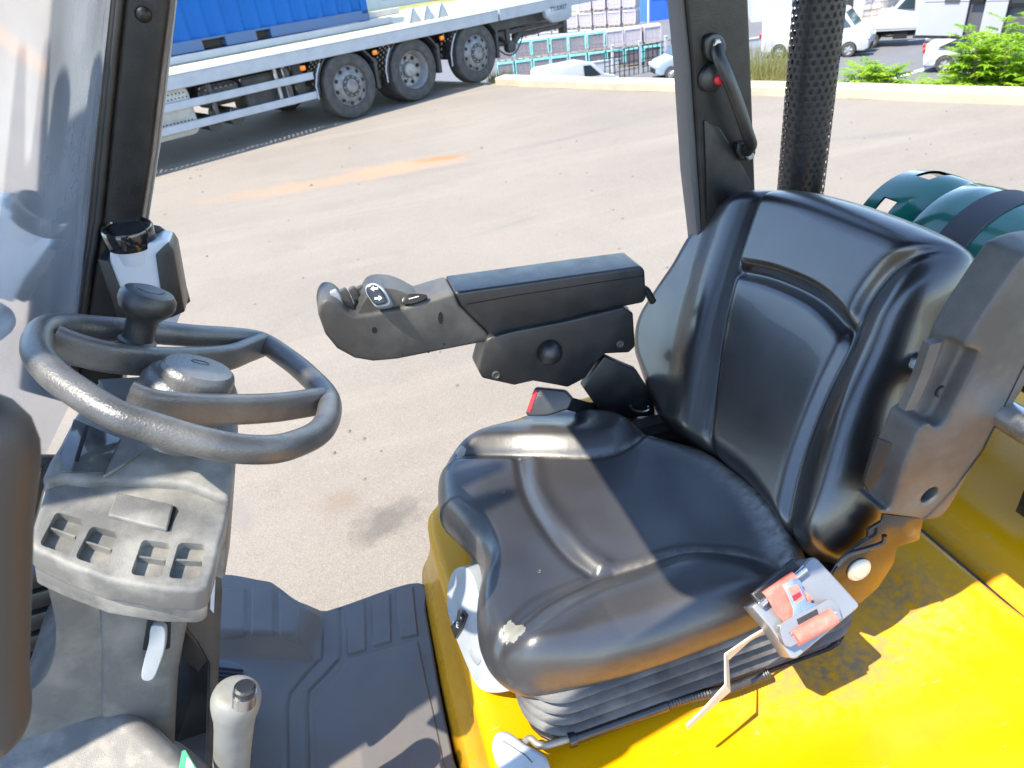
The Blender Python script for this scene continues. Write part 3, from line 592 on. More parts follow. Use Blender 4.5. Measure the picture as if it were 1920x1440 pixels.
car('small_van','small white van with only its roof and cab showing above the kerb wall','van',onz(1075,118,LOT+1.8)*np.array([1,1,0])+np.array([0,0,LOT]),rad(8),svp,1.75,1.05,[-1.35,1.35],.32,M_wpaint,[[(.15,1.15),(.15,1.7),(.55,1.68),(1.1,1.15)]],[((.85,1.68),(1.35,1.15))],lights(2.15,-2.12,1.75,.8,1.1))
# dropside truck
p=onz(1630,92,LOT); R_=root('dropside_truck','white dropside pickup truck parked between the panel van and the grey building','truck',(0,0,0)); fr=Fr((0,0,0),(1,0,0),(0,0,1),(0,-1,0))
mb=MB(); mb.box((0,0,.92),(4.4,2.1,.12))
for y in (-1.05,1.05): mb.box((0,y,1.15),(4.4,.05,.38))
for x in (-2.2,2.2): mb.box((x,0,1.15),(.05,2.1,.38))
mb.build('load_bed',M_wpaint,R_,False); mb=MB(); mb.box((0,0,.68),(5.2,.7,.2)); mb.box((1.3,-.75,.62),(.7,.4,.4)); mb.build('chassis',M_dark,R_,False)
mb=MB(); mb.prism(fr,[(-2.35,.5),(-2.35,2.1),(-2.75,2.15),(-3.2,2.0),(-3.75,1.3),(-4.15,1.15),(-4.2,.5)],-1,1,.07,mi=0); mb.build('cab',M_wpaint,R_)
for x in (-3.3,-.1,): 
    for s in (1,-1): w_=lathe('wheel',[(.22,.2),(.34,.2),(.38,.16),(.38,.03),(.3,0),(.02,0)],(x,s*.82,.38),(0,s,0),M_tyre,R_); lathe('rim',[(.23,.19),(.2,.13),(.08,.12),(.07,.18),(.01,.185)],(x,s*.82,.38),(0,s,0),M_rimc,w_)
R_.location=tuple(p+sv_*1.2); R_.rotation_euler=(0,0,az+.1)
# cement bags stack standing behind the dropside bed
p=onz(1610,66,LOT); mb=MB(); rr=random.Random(5)
for ix in range(5):
    for iz in range(9): mb.box((p[0]+ix*.62,p[1]+rr.uniform(-.05,.05),LOT+.15+iz*.36),(.58,.9,.33))
M_bags=mat('tall_bags',(.66,.60,.55),.7,noise=(.45,.32,.2),nscale=3,namt=.7); o=mb.build('bag_stack',M_bags,None,False); tag(o,'tall stack of pale bags behind the panel van and dropside truck','stack of bags')
# box truck with white cab
bxp=[(0,.45),(0,2.1),(.6,2.3),(1.1,2.25),(1.75,1.45),(2.35,1.2),(2.5,.9),(2.5,.4),(2.3,.35),(.2,.35)]
p=onz(1725,62,LOT); 
def boxx(R_,fr):
    mb=MB(); mb.prism(fr,[(-4.2,.7),(-4.2,3.2),(-.08,3.2),(-.08,.7)],-1.1,1.1,.04); mb.build('cargo_box',M_wpaint,R_); mb=MB(); mb.prism(fr,rrect(2.42,.7,2.53,.95,.03),-.85,-.5,.01); mb.build('headlight',M_lampc,R_)
car('box_truck','white box truck with its cab facing left in front of the grey building','truck',p,az+rad(180)+.15,bxp,2.0,1.4,[1.6,-3.0],.38,M_wpaint,[[(.55,1.45),(.6,2.1),(1.0,2.1),(1.5,1.5)]],[((1.15,2.22),(1.75,1.45))],boxx)
# ------------------------------------------------------------------ modern building with overhang on dark posts
zb=-2.0; A=onz(1717,67,zb);B=onz(1920,71,zb); d=(B-A);d[2]=0;Lf=np.linalg.norm(d);d/=Lf; nrm=np.array([d[1],-d[0],0]); nrm=nrm if nrm[1]<0 else -nrm
fb=Fr(A,d,(0,0,1),nrm); R_=root('office_building','white and dark grey panelled building raised on dark posts at the upper right','building',tuple(onz(1760,70,zb)*np.array([1,1,0])+np.array([0,0,LOT])))
M_panel=mat('white_panel',(.30,.305,.33),.45,noise=(.27,.275,.30),nscale=.8,namt=.4); M_dpan=mat('dark_panel',(.07,.07,.08),.5)
W_=14; 
mb=MB(); mb.box((W_/2,3,-5),(W_-.1,5.96,9.8),fb); mb.build('wall',M_dpan,R_,False)
ue=lambda px,py: fb.uv(px,py)[0]
segs=[(0.0,ue(1806,66),M_panel),(ue(1836,66),ue(1878,67),M_panel),(ue(1878,67)+2.6,ue(1878,67)+4.2,M_panel)]
for a,b_,m in segs:
    for k in range(6):
        mb=MB(); fz=Fr(fb.o,fb.a,fb.b,fb.n); v,f=prismgeo(fz,[(a,.02+k*1.0),(b_-.01,.02+k*1.0),(b_-.01,1.0+k*1.0),(a,1.0+k*1.0)],.0,.06,.006,1); mb.add(v,f); mb.build('panel',m,R_)
mb=MB(); v,f=prismgeo(fb,[(-.05,-.06),(W_,-.06),(W_,.0),(-.05,.0)],-.2,.09,0); mb.add(v,f); mb.build('trim',M_dark,R_,False)
for x0,x1,y0 in ((ue(1824,10),ue(1842,10),.95),(ue(1893,10),ue(1893,10)+1.6,.85)):
    mb=MB(); 
    for k in (0,): mb.prism(fb,[(x0-.04,y0),(x1+.04,y0),(x1+.04,y0+1.9),(x0-.04,y0+1.9)],.0,.05,.01)
    w_=mb.build('window_frame',M_dark,R_); mb=MB(); mb.prism(fb,[(x0+.06,y0+.1),(x1-.06,y0+.1),(x1-.06,y0+1.8),(x0+.06,y0+1.8)],.05,.058,0); mb.build('pane',M_glass,w_)
q=fb.uv(1787,3); mb=MB(); mb.prism(fb,[(q[0]-.22,q[1]-.02),(q[0]+.25,q[1]-.02),(q[0]+.25,q[1]+.5),(q[0]-.22,q[1]+.5)],.06,.10,.01); mb.build('vent_window',M_dpan,R_)
for px in (1842,1904):
    u=ue(px,70); mb=MB(); mb.box((u,-.3,-1.6),(.16,.16,2.9),Fr(fb.o,fb.a,fb.n,fb.b)) if False else mb.prism(fb,[(u-.08,-3.0),(u+.08,-3.0),(u+.08,-.06),(u-.08,-.06)],-.4,-.24,.01); mb.build('post',M_dpan,R_)
# ================================================================== TIPPER/FLATBED LORRY WITH CONTAINER
aT=rad(28); TE=np.array([math.cos(aT),math.sin(aT),0]); TN=np.array([math.sin(aT),-math.cos(aT),0]); TO=np.array([.64,12.1,0])
T=Fr(TO,TE,(0,0,1),TN)      # u along the lorry (rear = +), v up, w towards the yard side
M_deck=mat('deck_boards',(.66,.57,.35),.75,noise=(.50,.43,.27),nscale=3,namt=.7); M_under=mat('chassis_dark',(.035,.035,.038),.6,noise=(.10,.095,.09),nscale=5,namt=.6); M_tank=mat('tank_grey',(.42,.43,.42),.45,metal=.3,noise=(.3,.29,.27),nscale=8,namt=.7)
M_cont=mat('container_blue',(.0005,.085,.33),.5,spec=.2,noise=(.002,.07,.27),nscale=1.5,namt=.6); M_crail=mat('container_rail',(.03,.09,.22),.5,noise=(.11,.075,.06),nscale=6,namt=.6,nlo=.56,nhi=.7); M_orange=mat('amber_lens',(.9,.22,.01),.2); M_flap=mat('mudguard_black',(.022,.022,.024),.5,noise=(.06,.06,.06),nscale=8)
lorry=root('flatbed_lorry','grey flatbed lorry with three rear axles carrying a blue container across the yard','truck',tuple(TO))
def tb(name,m,boxes,par=lorry,bev=.008):
    if len(boxes)>1 and name!='deck' and name!='bottom_rail':
        for b in boxes: q=tb(name,m,[b],par,bev)
        return q
    mb=MB()
    for (u0,u1,v0,v1,w0,w1) in boxes:
        vv,ff=prismgeo(T,[(u0,v0),(u1,v0),(u1,v1),(u0,v1)],w0,w1,bev,1); mb.add(vv,ff)
    return mb.build(name,m,par)
UL=-8.2
tb('side_rail',M_alum,[(UL,3.40,.97,1.145,-.03,.06),(UL,3.40,1.14,1.16,-.03,.068)])
tb('tail_rail',M_alum,[(3.44,6.3,.97,1.15,-.03,.06),(3.44,6.3,1.145,1.165,-.03,.068)])
mb=MB(); mb.prism(T,[(4.62,1.0),(5.42,1.0),(5.40,.80),(5.30,.745),(4.85,.745),(4.66,.86)],-.02,.07,.01); mb.build('name_plate',M_alum,lorry)
tb('side_rail',M_alum,[(UL,6.3,.97,1.16,-3.80,-3.72)])
# deck: solid boards plus a perforated light strip close to the near edge
tb('deck',M_deck,[(UL+k*.8,UL+k*.8+.79,1.05,1.155,-3.72,-.34) for k in range(18)],bev=.003)
def perf(u0,u1,v0,v1,nu,nv,rr,fn,stag=True):
    V=[];Fa=[];du=(u1-u0)/nu;dv=(v1-v0)/nv
    for j in range(nv):
        for i in range(nu):
            cu=u0+(i+.5+(.5 if (stag and j%2) else 0))*du; cv=v0+(j+.5)*dv; n=len(V)
            out=[(1,0),(1,1),(0,1),(-1,1),(-1,0),(-1,-1),(0,-1),(1,-1)]
            for a,b in out: V.append(fn(cu+a*du/2,cv+b*dv/2))
            for k in range(8): t=k*math.pi/4; V.append(fn(cu+rr*math.cos(t),cv+rr*math.sin(t)))
            for k in range(8): l=(k+1)%8; Fa.append((n+k,n+l,n+8+l,n+8+k))
    return V,Fa
v,f=perf(UL,3.4,-.34,-.03,150,4,.021,lambda a,b:T.W(a,1.15,b)); mesh('edge_grating',v,f,M_deck,lorry,smooth=False)
tb('load_beam',M_alum,[(UL,1.95,1.16,1.27,-1.32,-1.20),(UL,3.6,1.16,1.27,-3.3,-3.2)])
for u in (1.62,1.92,2.24):
    mb=MB(); 
    mb.prism(T,[(u-.13,1.19),(u+.13,1.19),(u+.03,1.40),(u-.03,1.40)],-.10,-.08,.004); mb.prism(T,[(u-.13,1.19),(u+.13,1.19),(u+.03,1.40),(u-.03,1.40)],-.26,-.24,.004); mb.prism(T,[(u-.13,1.19),(u-.09,1.19),(u+.01,1.41),(u-.03,1.41)],-.26,-.08,.004); mb.build('load_wedge',M_galv,lorry)
tb('chassis_beam',M_under,[(UL,4.6,.62,.92,-.85,-.75),(UL,4.6,.62,.92,-1.7,-1.6),(3.2,5.6,.66,.74,-2.2,-.35),(3.9,4.0,.55,1.0,-2.2,-.3)])
# tail ram, linkage and underrun bar
mb=MB(); mb.tube([T.W(3.0,.62,-.5),T.W(4.1,.5,-.45)],.05,10); mb.tube([T.W(4.05,.42,-.4),T.W(4.85,.98,-.4)],.065,10); mb.tube([T.W(4.05,.42,-.4),T.W(3.8,.75,-.4)],.055,8); mb.lathe([(.0,-.06),(.11,-.06),(.11,.06),(0,.06)],T.W(4.05,.44,-.4),TN,14); mb.tube(catmull([T.W(3.4,.7,-.35),T.W(3.8,.35,-.3),T.W(4.1,.34,-.3),T.W(4.4,.6,-.35)],6),.016,6); mb.build('tail_linkage',M_under,lorry)
tb('underrun_bar',M_under,[(4.2,5.7,.56,.64,-.5,-.38),(5.6,5.72,.45,.9,-.52,-.36)])
tb('chassis_panel',M_under,[(3.0,5.2,.78,.96,-.30,-.24)])
# side guards
tb('side_guard',M_alum,[(UL,-.56,.44,.545,0.0,.035),(UL,-.56,.715,.82,0.0,.035)])
tb('guard_bracket',M_under,[(u,u+.06,.42,.95,-.06,-.005) for u in (-1.0,-2.2,-3.6,-5.2)])
# exhaust box, tanks and gear between the chassis rails and the guards
mb=MB(); pts=rrect(-3.35,.34,-2.42,1.0,.12); mb.prism(T,pts,-.75,-.14,.03); mf=mb.build('exhaust_box',M_tank,lorry)
mb=MB()
for j in range(9):
    for i in range(16):
        if (j in (3,4,5)): continue
        c=(-3.28+i*.052+(j%2)*.026,.42+j*.06)
        mb.prism(T,circle(c,.012,6),-.141,-.1385,0)
mb.build('vent_hole',M_dark,mf)
tb('air_tank',M_under,[(-2.25,-1.65,.62,.9,-.5,-.2)],bev=.05)
for u,v_,r_ in ((-2.2,.42,.11),(-1.85,.44,.12)): tube('air_cylinder',[T.W(u,v_,-.9),T.W(u,v_,-.15)],r_,M_under,lorry,14)
tb('battery_box',M_under,[(-1.6,-.85,.42,.9,-.7,-.22),(-.8,-.62,.45,.95,-.4,-.15)],bev=.02); tb('valve_post',M_galv,[(-1.12,-1.07,.5,.97,-.14,-.11),(-.98,-.93,.5,.97,-.14,-.11)],bev=.005)
# wheels
M_hubd=mat('hub_grey',(.19,.19,.19),.5,metal=.1,noise=(.07,.068,.065),nscale=14,namt=.8)
def lwheel(u,w,deep,s=1,vh=.5):
    o=T.W(u,vh,w); ax=TN*s
    ty=lathe('tyre_wheel',[(.30,.12),(.315,.145),(.34,.155),(.43,.155),(.475,.14),(.495,.11),(.5,.06),(.5,-.06),(.495,-.11),(.45,-.15),(.3,-.14)],o,ax,M_tyre,lorry,56); ty.name='wheel'
    if not deep:
        rm=lathe('rim',[(.305,.13),(.295,.14),(.285,.12),(.27,.115),(.235,.135),(.20,.165),(.165,.17),(.11,.168),(.105,.20),(.09,.215),(.01,.22)],o,ax,M_hubd,ty,48)
        rr_=.252; hs=.028; hn=10; nz_=.135
        lathe('hub_ring',[(.165,.171),(.16,.178),(.12,.178),(.115,.171)],o,ax,M_under,ty,32)
    else:
        rm=lathe('rim',[(.305,.13),(.295,.145),(.285,.13),(.27,.02),(.255,-.02),(.13,-.03),(.12,.03),(.10,.05),(.01,.055)],o,ax,M_rimd,ty,48); rr_=.20; hs=.032; hn=8; nz_=-.012
    fr=frn(o,ax); mb=MB()
    for k in range(hn):
        t=2*math.pi*k/hn+.2; c=(rr_*math.cos(t),rr_*math.sin(t)); prism('hand_hole',fr,circle(c,hs,12),nz_-.02,nz_+.004,M_dark,ty,bev=0)
    for k in range(10 if s>0 and w>-.4 else 0):
        t=2*math.pi*k/10; r2=.138 if not deep else .155; c=(r2*math.cos(t),r2*math.sin(t)); z0=.178 if not deep else -.02; prism('wheel_nut',fr,circle(c,.013,6),z0-.01,z0+.018,M_rimd,ty,bev=0)
M_rimd=mat('rim_steel',(.27,.275,.28),.45,metal=.3,noise=(.16,.155,.15),nscale=9,namt=.7)
lwheel(.05,-.12,False); lwheel(1.38,-.16,True); lwheel(2.80,-.12,False,1,.53)
for u,vh in ((.05,.5),(1.38,.5),(2.8,.53)):
    lwheel(u,-2.35,False,-1,vh)
lwheel(1.38,-.50,True)
# mudguards with light-coloured stays and flaps
def guard(u,vh=.5):
    mb=MB(); arc=[]
    for k in range(13):
        t=rad(25+k*155/12); arc.append((u+.60*math.cos(t),vh+.60*math.sin(t)))
    V=[];Fa=[]
    for (a,b) in arc:
        for w0 in (.04,-.34): V.append(T.W(a,b,w0)); V.append(T.W(u+(a-u)*.96,vh+(b-vh)*.96,w0))
    for k in range(12): i=4*k; Fa+= [(i,i+4,i+6,i+2),(i+1,i+3,i+7,i+5),(i,i+1,i+5,i+4),(i+2,i+6,i+7,i+3)]
    mb.add(V,Fa); mb.prism(T,[(u+.50,.36),(u+.565,.36),(u+.575,vh+.30),(u+.52,vh+.34)],-.34,.03,.004); mb.prism(T,[(u-.60,.52),(u-.565,.52),(u-.55,vh+.1),(u-.60,vh+.1)],-.34,.03,.004); g=mb.build('mudguard',M_flap,lorry)
    tube('guard_stay',[T.W(u-.625,.42,.05),T.W(u-.62,.62,.05),T.W(u-.56,.78,.05),T.W(u-.47,.92,.05)],.012,M_alum,g,8)
    mb=MB(); mb.prism(T,rrect(u-.80,.86,u-.71,.93,.02),.0,.04,.01); mb.build('marker_light',M_orange,lorry)
    mb=MB(); 
for u,vh in ((.05,.5),(1.38,.5),(2.80,.53)): guard(u,vh)
def text(name,s,fr,u,v,w,size,m,parent,ang=0,ext=.0006,xs=1.):
    c=bpy.data.curves.new('t','FONT'); c.body=s; c.size=size; c.extrude=ext; c.align_x='CENTER'; c.align_y='CENTER'; c.resolution_u=3
    o=bpy.data.objects.new('t',c); COL.objects.link(o); bpy.context.view_layer.update(); me=bpy.data.meshes.new_from_object(o.evaluated_get(bpy.context.evaluated_depsgraph_get())); bpy.data.objects.remove(o,do_unlink=True)
    ca,sa=math.cos(ang),math.sin(ang)
    for vt in me.vertices:
        x,y=vt.co.x*xs,vt.co.y; p=fr.W(u+x*ca-y*sa,v+x*sa+y*ca,w+vt.co.z); vt.co=p
    me.materials.clear(); return link(name,me,m,parent)
text('lettering','TYUUKET',T,5.02,.98,.075,.11,M_dark,lorry)
# cab end (outside / behind the windscreen)
mb=MB(); mb.prism(T,[(UL-.1,.5),(UL-.1,2.9),(UL-1.6,3.0),(UL-2.2,2.6),(UL-2.35,1.4),(UL-2.35,.45)],-2.45,.0,.08); mb.build('cab',M_wpaint,lorry)
for w0,s in ((-.12,1),(-2.35,-1)): lwheel(UL-1.2,w0,False,s)
# container (20 ft): corrugated sides, rails with fork pockets, corner posts
cb=root('shipping_container','bright blue corrugated steel shipping container loaded on the grey lorry','container',tuple(T.W(-2.1,1.34,-1.6)))
zb0,zt=1.28,3.87; wN,wF=-1.25,-3.69; C1=T.uv(694,37,wN)[0]; C0=C1-6.06
def wave(name,axis_u0,axis_u1,wpl,dirw,along='u'):
    V=[];Fa=[]; p=.278; n=int((axis_u1-axis_u0)/p); xs=[]
    for i in range(n):
        b=axis_u0+i*(axis_u1-axis_u0)/n; q=(axis_u1-axis_u0)/n; xs+=[(b,0),(b+q*.26,0),(b+q*.5,-.036),(b+q*.76,-.036)]
    xs.append((axis_u1,0))
    for (u,d) in xs:
        for z in (zb0+.16,zt-.08): V.append(T.W(u,z,wpl+d*dirw) if along=='u' else T.W(wpl+d*dirw,z,u))
    for i in range(len(xs)-1): a=2*i; Fa.append((a,a+2,a+3,a+1))
    mesh(name,V,Fa,M_cont,cb,smooth=False)
wave('side_panel',C0+.12,C1-.12,wN-.02,1); wave('side_panel',C0+.12,C1-.12,wF+.02,-1); wave('end_panel',wF+.12,wN-.12,C1-.03,1,'w')
tb('end_panel',M_cont,[(C0,C0+.05,zb0,zt,wF,wN)],cb); tb('roof',M_cont,[(C0,C1,zt-.06,zt-.02,wF+.02,wN-.02)],cb)
tb('corner_post',M_cont,[(a,b,zb0+.1,zt,c,d) for a,b in ((C0,C0+.14),(C1-.14,C1)) for c,d in ((wN-.14,wN),(wF,wF+.14))],cb)
tb('corner_casting',M_crail,[(a,b,e,e+.12,c,d) for a,b in ((C0-.005,C0+.17),(C1-.17,C1+.005)) for c,d in ((wN-.165,wN+.006),(wF-.006,wF+.165)) for e in (zb0-.01,zt-.1)],cb)
pk=[(-2.05,-1.69),(-.95,-.59)] ; pk=[(T.uv(380,80,wN)[0],T.uv(425,80,wN)[0]),(T.uv(480,60,wN)[0],T.uv(508,60,wN)[0])]
bx=[];u=C0
for a,b in pk: bx.append((u,a,zb0,zb0+.16,wN-.10,wN)); bx.append((a-.002,b+.002,zb0+.125,zb0+.16,wN-.10,wN-.002)); u=b
bx.append((u,C1,zb0,zb0+.16,wN-.10,wN)); bx.append((C0,C1,zt-.1,zt,wN-.07,wN-.001)); bx.append((C0,C1,zb0,zb0+.16,wF,wF+.1))
tb('bottom_rail',M_crail,bx,cb,.006); tb('fork_pocket',M_dark,[(a+.02,b-.02,zb0+.01,zb0+.125,wN-.5,wN-.09) for a,b in pk],cb,0)
tb('floor',M_crail,[(C0,C1,zb0+.02,zb0+.1,wF+.1,wN-.1)],cb)
M_lever=mat('lever_cream',(.50,.46,.36),.4,noise=(.38,.35,.27),nscale=15,namt=.5)
# ================================================================== FORKLIFT
FL=root('forklift','yellow and black forklift truck with black vinyl seat, seen from beside its open cab','forklift',(.4,.93,0))
# --- seat cushion
z0=1.165; Fc=frz(z0)
out=[(815,930,.0),(817,872,.0),(850,836,.0),(900,802,.0),(985,768,.0),(1060,757,.0),(1130,760,.0),(1215,795,.0),(1330,850,-.02),(1440,930,-.02),(1500,1010,-.03),(1520,1065,-.03)]
O=Fc.uvs(out)
cy_=.94
near=[(.60,.640),(.52,.618),(.396,.612),(.27,.612),(.16,.622),(.10,.640),(.062,.680),(.050,.735),(.062,.80),(.088,.87),(.092,.93),(.072,1.0),(.052,1.06)]
OUT=catmull(list(map(tuple,O))+near,6,True)
fcr=catmull(Fc.uvs([(835,862),(880,856),(960,851),(1080,853),(1145,846),(1185,828),(1207,806),(1216,786)]),6); ncr=catmull(Fc.uvs([(935,1215),(1010,1140),(1080,1100),(1180,1060),(1290,1027),(1390,1035),(1470,1066)]),6)
ridge=catmull(Fc.uvs([(1215,785),(1310,825),(1390,885),(1450,960),(1485,1040)]),6); groove=catmull(Fc.uvs([(972,856),(985,920),(1020,985),(1065,1040),(1105,1072)]),6); gr2=catmull(Fc.uvs([(1000,856),(1012,915),(1047,975),(1090,1028),(1130,1055)]),6)
def crest(P,x): i=np.argsort(P[:,0]); return np.interp(x,P[i,0],P[i,1])
def hc(X,Y):
    sf=sgn(fcr,X,Y,Y-crest(fcr,X)); sn=sgn(ncr,X,Y,crest(ncr,X)-Y); xe=sstep(.62,.50,X)
    h=-.007*np.exp(-(sf/.010)**2)*xe-.007*np.exp(-(sn/.010)**2)*xe
    ff=sstep(.03,.13,X)
    h+=.024*sstep(-.003,.05,sf)*xe*ff*(1-.5*sstep(.06,.13,sf)); h+=.020*sstep(-.003,.055,sn)*xe*ff*(1-.5*sstep(.06,.13,sn))
    inner=(sf<0)&(sn<0)
    d,p=pdist(X,Y,groove); d2,_=pdist(X,Y,gr2); m=inner*sstep(0,.012,-sf)*sstep(0,.012,-sn)
    h+=m*(-.009*np.exp(-(d/.011)**2)+.007*np.exp(-(d2/.017)**2))
    dr,_=pdist(X,Y,ridge); h+=.016*np.exp(-(dr/.028)**2)
    cx,cy=Fc.uv(1250,930); h+=-.016*np.exp(-(((X-cx)/.13)**2+((Y-cy)/.13)**2))
    h+=.010*np.exp(-((X-.10)/.07)**2)*sstep(.0,.1,np.abs(Y-.93))
    h+=.0018*np.sin(X*31+Y*17)*np.sin(Y*23-X*9)
    return h
def dustc(X,Y,Z):
    dr,_=pdist(X,Y,ridge); a=.85*np.exp(-((dr-.0)/.036)**2)
    sf=np.abs(Y-crest(fcr,X)); sn=np.abs(crest(ncr,X)-Y); a=np.maximum(a,.55*np.exp(-(sf/.007)**2)*(X>.25)); a=np.maximum(a,.5*np.exp(-(sn/.007)**2)*(X>.3))
    return np.clip(a+.10*sstep(.0,-.06,Z),0,.9)
tA=Fc.uv(965,1205,-.02); tA2=Fc.uv(982,1238,-.06); tB=Fc.uv(862,852); tB2=Fc.uv(838,862)
def tearc(X,Y,Z):
    a=0*X
    for (c,r) in ((tA,.030),(tA2,.018),(tB,.022),(tB2,.016)): a=np.maximum(a,np.exp(-(((X-c[0])/r)**2+((Y-c[1])/r)**2)))
    return a*.9
pillow('seat_cushion',Fc,OUT,(.33,.94),hc,M_cush,FL,R=.052,Rz=.062,T=.125,tuck=.03,N=420,M=130,roll=16,attrs={'dust':dustc,'tear':tearc})
seatp=bpy.data.objects['seat_cushion']
for px,py in ((945,925),(1012,1073)): p=onz(px,py,z0); lathe('vent_stud',[(.004,-.004),(.004,.0025),(.003,.0035),(.001,.0025)],p,(0,0,1),M_plas2,seatp,12)
# --- suspension bellows
def bell():
    B=np.array(rrect(.105,.622,.715,1.235,.075,10)); c=np.array([.41,.93]); prof=[]
    zz=1.095; 
    for k in range(4): prof+=[(zz,-.012),(zz-.006,.012),(zz-.012,.017),(zz-.018,.010),(zz-.028,-.012)]; zz-=.030
    prof.append((.955,.0)); v=[];f=[];n=len(B)
    for z,d in prof:
        for p in B: q=p-c; L=np.linalg.norm(q); p2=c+q*(1+d/L); v.append((p2[0],p2[1],z))
    for j in range(len(prof)-1):
        for i in range(n): l=(i+1)%n; f.append((j*n+i,j*n+l,(j+1)*n+l,(j+1)*n+i))
    mesh('suspension_bellows',v,f,M_rub2,FL,angle=60)
M_rub2=mat('bellows_rubber',(.030,.029,.029),.5,bump=.6,bscale=400,noise=(.15,.14,.13),nscale=9,namt=.75)
bell()
mb=MB(); mb.prism(frz(.945),rrect(.10,.618,.725,1.24,.07),-.0,.012,.004); mb.build('seat_plate',M_blackm,FL)
# --- backrest
th=rad(30); Bo=np.array([.60,.93,1.20]); Fb=Fr(Bo,(0,-1,0),(math.sin(th),0,math.cos(th)),(-math.cos(th),0,math.sin(th)))
bo=[(1200,690,-.03),(1195,650,-.035),(1203,600,-.035),(1235,545,-.035),(1268,495,-.035),(1300,440,-.035),(1340,392,-.035),(1385,364,-.035),(1440,353,-.04),(1520,358,-.045),(1600,377,-.05),(1680,404,-.055),(1750,432,-.06),(1803,463,-.065),(1821,500,-.075),(1812,560,-.085),(1775,640,-.09),(1735,740,-.095),(1705,830,-.095),(1680,900,-.09),(1640,990,-.08),(1600,1040,-.07),(1555,1052,-.05),(1500,1040,-.03),(1450,970,-.03),(1390,905,-.03),(1310,845,-.03),(1240,795,-.03)]
BO=catmull(Fb.uvs(bo),6,True)
fl=catmull(Fb.uvs([(1436,330),(1422,366),(1400,430),(1372,520),(1345,640),(1325,800),(1318,900)]),6); nl=catmull(Fb.uvs([(1800,440),(1765,458),(1715,480),(1670,510),(1625,568),(1595,640),(1545,740),(1505,850),(1480,960),(1472,1040)]),6)
tg=catmull(Fb.uvs([(1340,500),(1388,508),(1450,522),(1530,560),(1592,622),(1630,670)]),6)
def crv(P,v): P=np.array(P); i=np.argsort(P[:,1]); return np.interp(v,P[i,1],P[i,0])
def hb(U,V):
    sf=sgn(fl,U,V,crv(fl,V)-U); sn=sgn(nl,U,V,U-crv(nl,V))     # positive beyond the creases (u grows towards the near side)
    h=.018*sstep(-.004,.06,sf)*(1-.6*sstep(.06,.14,sf))+.025*sstep(-.004,.07,sn)*(1-.35*sstep(.07,.14,sn))
    h+=-.010*np.exp(-((sf+.006)/.012)**2)-.010*np.exp(-((sn+.006)/.013)**2)
    inn=sstep(.0,.02,-sf)*sstep(0,.02,-sn); d,_=pdist(U,V,tg); h+=inn*(-.011*np.exp(-(d/.012)**2))
    tv=np.interp(U,[p[0] for p in tg],[p[1] for p in tg]); up=sstep(0,.03,V-tv); dn=sstep(0,.03,tv-V)
    h+=inn*(.012*up+.006*dn)
    c=Fb.uv(1440,700); h+=-.010*np.exp(-(((U-c[0])/.14)**2+((V-c[1])/.16)**2))
    return h
def dustb(U,V,W_): return .18*sstep(-.05,-.11,W_)
pillow('backrest',Fb,BO,(Fb.uv(1480,620)),hb,M_seat,FL,R=.060,Rz=.075,T=.135,tuck=.03,N=460,M=130,roll=16,attrs={'dust':dustb,'tear':lambda a,b,c:0*a})
prism('backrest_shell',Fb,[(u*.86+.0,v*.9+.02) for u,v in BO[::4]],-.165,-.12,M_plas,FL,bev=.01)
# --- hood (yellow)
hx0,hx1=.0,1.005
HO=catmull([(.022,1.24),(.017,1.0),(.016,.72),(.018,.45),(.032,.325),(.09,.266),(.3,.262),(.7,.262),(.94,.262),(.985,.275),(1.002,.32),(1.004,.5),(1.004,.9),(1.004,1.3),(.992,1.39),(.94,1.43),(.5,1.44),(.25,1.42),(.12,1.37),(.055,1.305)],8,True)
def hh(X,Y):
    h=.045*sstep(.50,.33,Y)*sstep(.0,.3,X)+.03*sstep(.72,.98,X)*sstep(.62,.5,Y)*0
    h+=.030*sstep(.80,.93,X)+.11*sstep(1.31,1.38,Y)*sstep(.08,.30,X)
    h+=.022*sstep(.60,.38,Y)*sstep(.2,.5,X)
    return h
def dusth(X,Y,Z):
    c1=onz(1560,1250,.95);c2=onz(1690,1130,.95);a=.95*np.exp(-(((X-c1[0])/.17)**2+((Y-c1[1])/.07)**2)); a=np.maximum(a,.8*np.exp(-(((X-c2[0])/.10)**2+((Y-c2[1])/.09)**2)))
    a=np.maximum(a,.35*np.exp(-((X-.99)/.03)**2)); return np.maximum(a,.22*sstep(-.03,-.1,Z))
pillow('hood',frz(.952),HO,(.5,.85),hh,M_yel,FL,R=.03,Rz=.03,T=.215,tuck=-.056,N=360,M=80,roll=8,attrs={'dust':dusth})
# rear cover behind the seam, counterweight below
RC=rrect(1.013,.262,2.15,1.43,.03,4)
pillow('rear_cover',frz(.962),RC,(1.5,.85),lambda X,Y:.035*sstep(1.0,1.12,X)+.05*sstep(.50,.33,Y)*sstep(1.01,1.1,X),M_yel,FL,R=.02,Rz=.02,T=.3,tuck=0,N=240,M=50,roll=6,attrs={'dust':lambda X,Y,Z:.3*np.exp(-((X-1.02)/.03)**2)})
mb=MB(); mb.prism(fry(.93),[(.0,.30),(2.2,.30),(2.2,.74),(1.0,.735),(.02,.735)],-.46,.58,.03); mb.build('chassis',M_blackm,FL)
mb=MB(); mb.box((1.0085,.85,.948),(.008,1.12,.02)); mb.build('hood_seal',M_plas,FL)
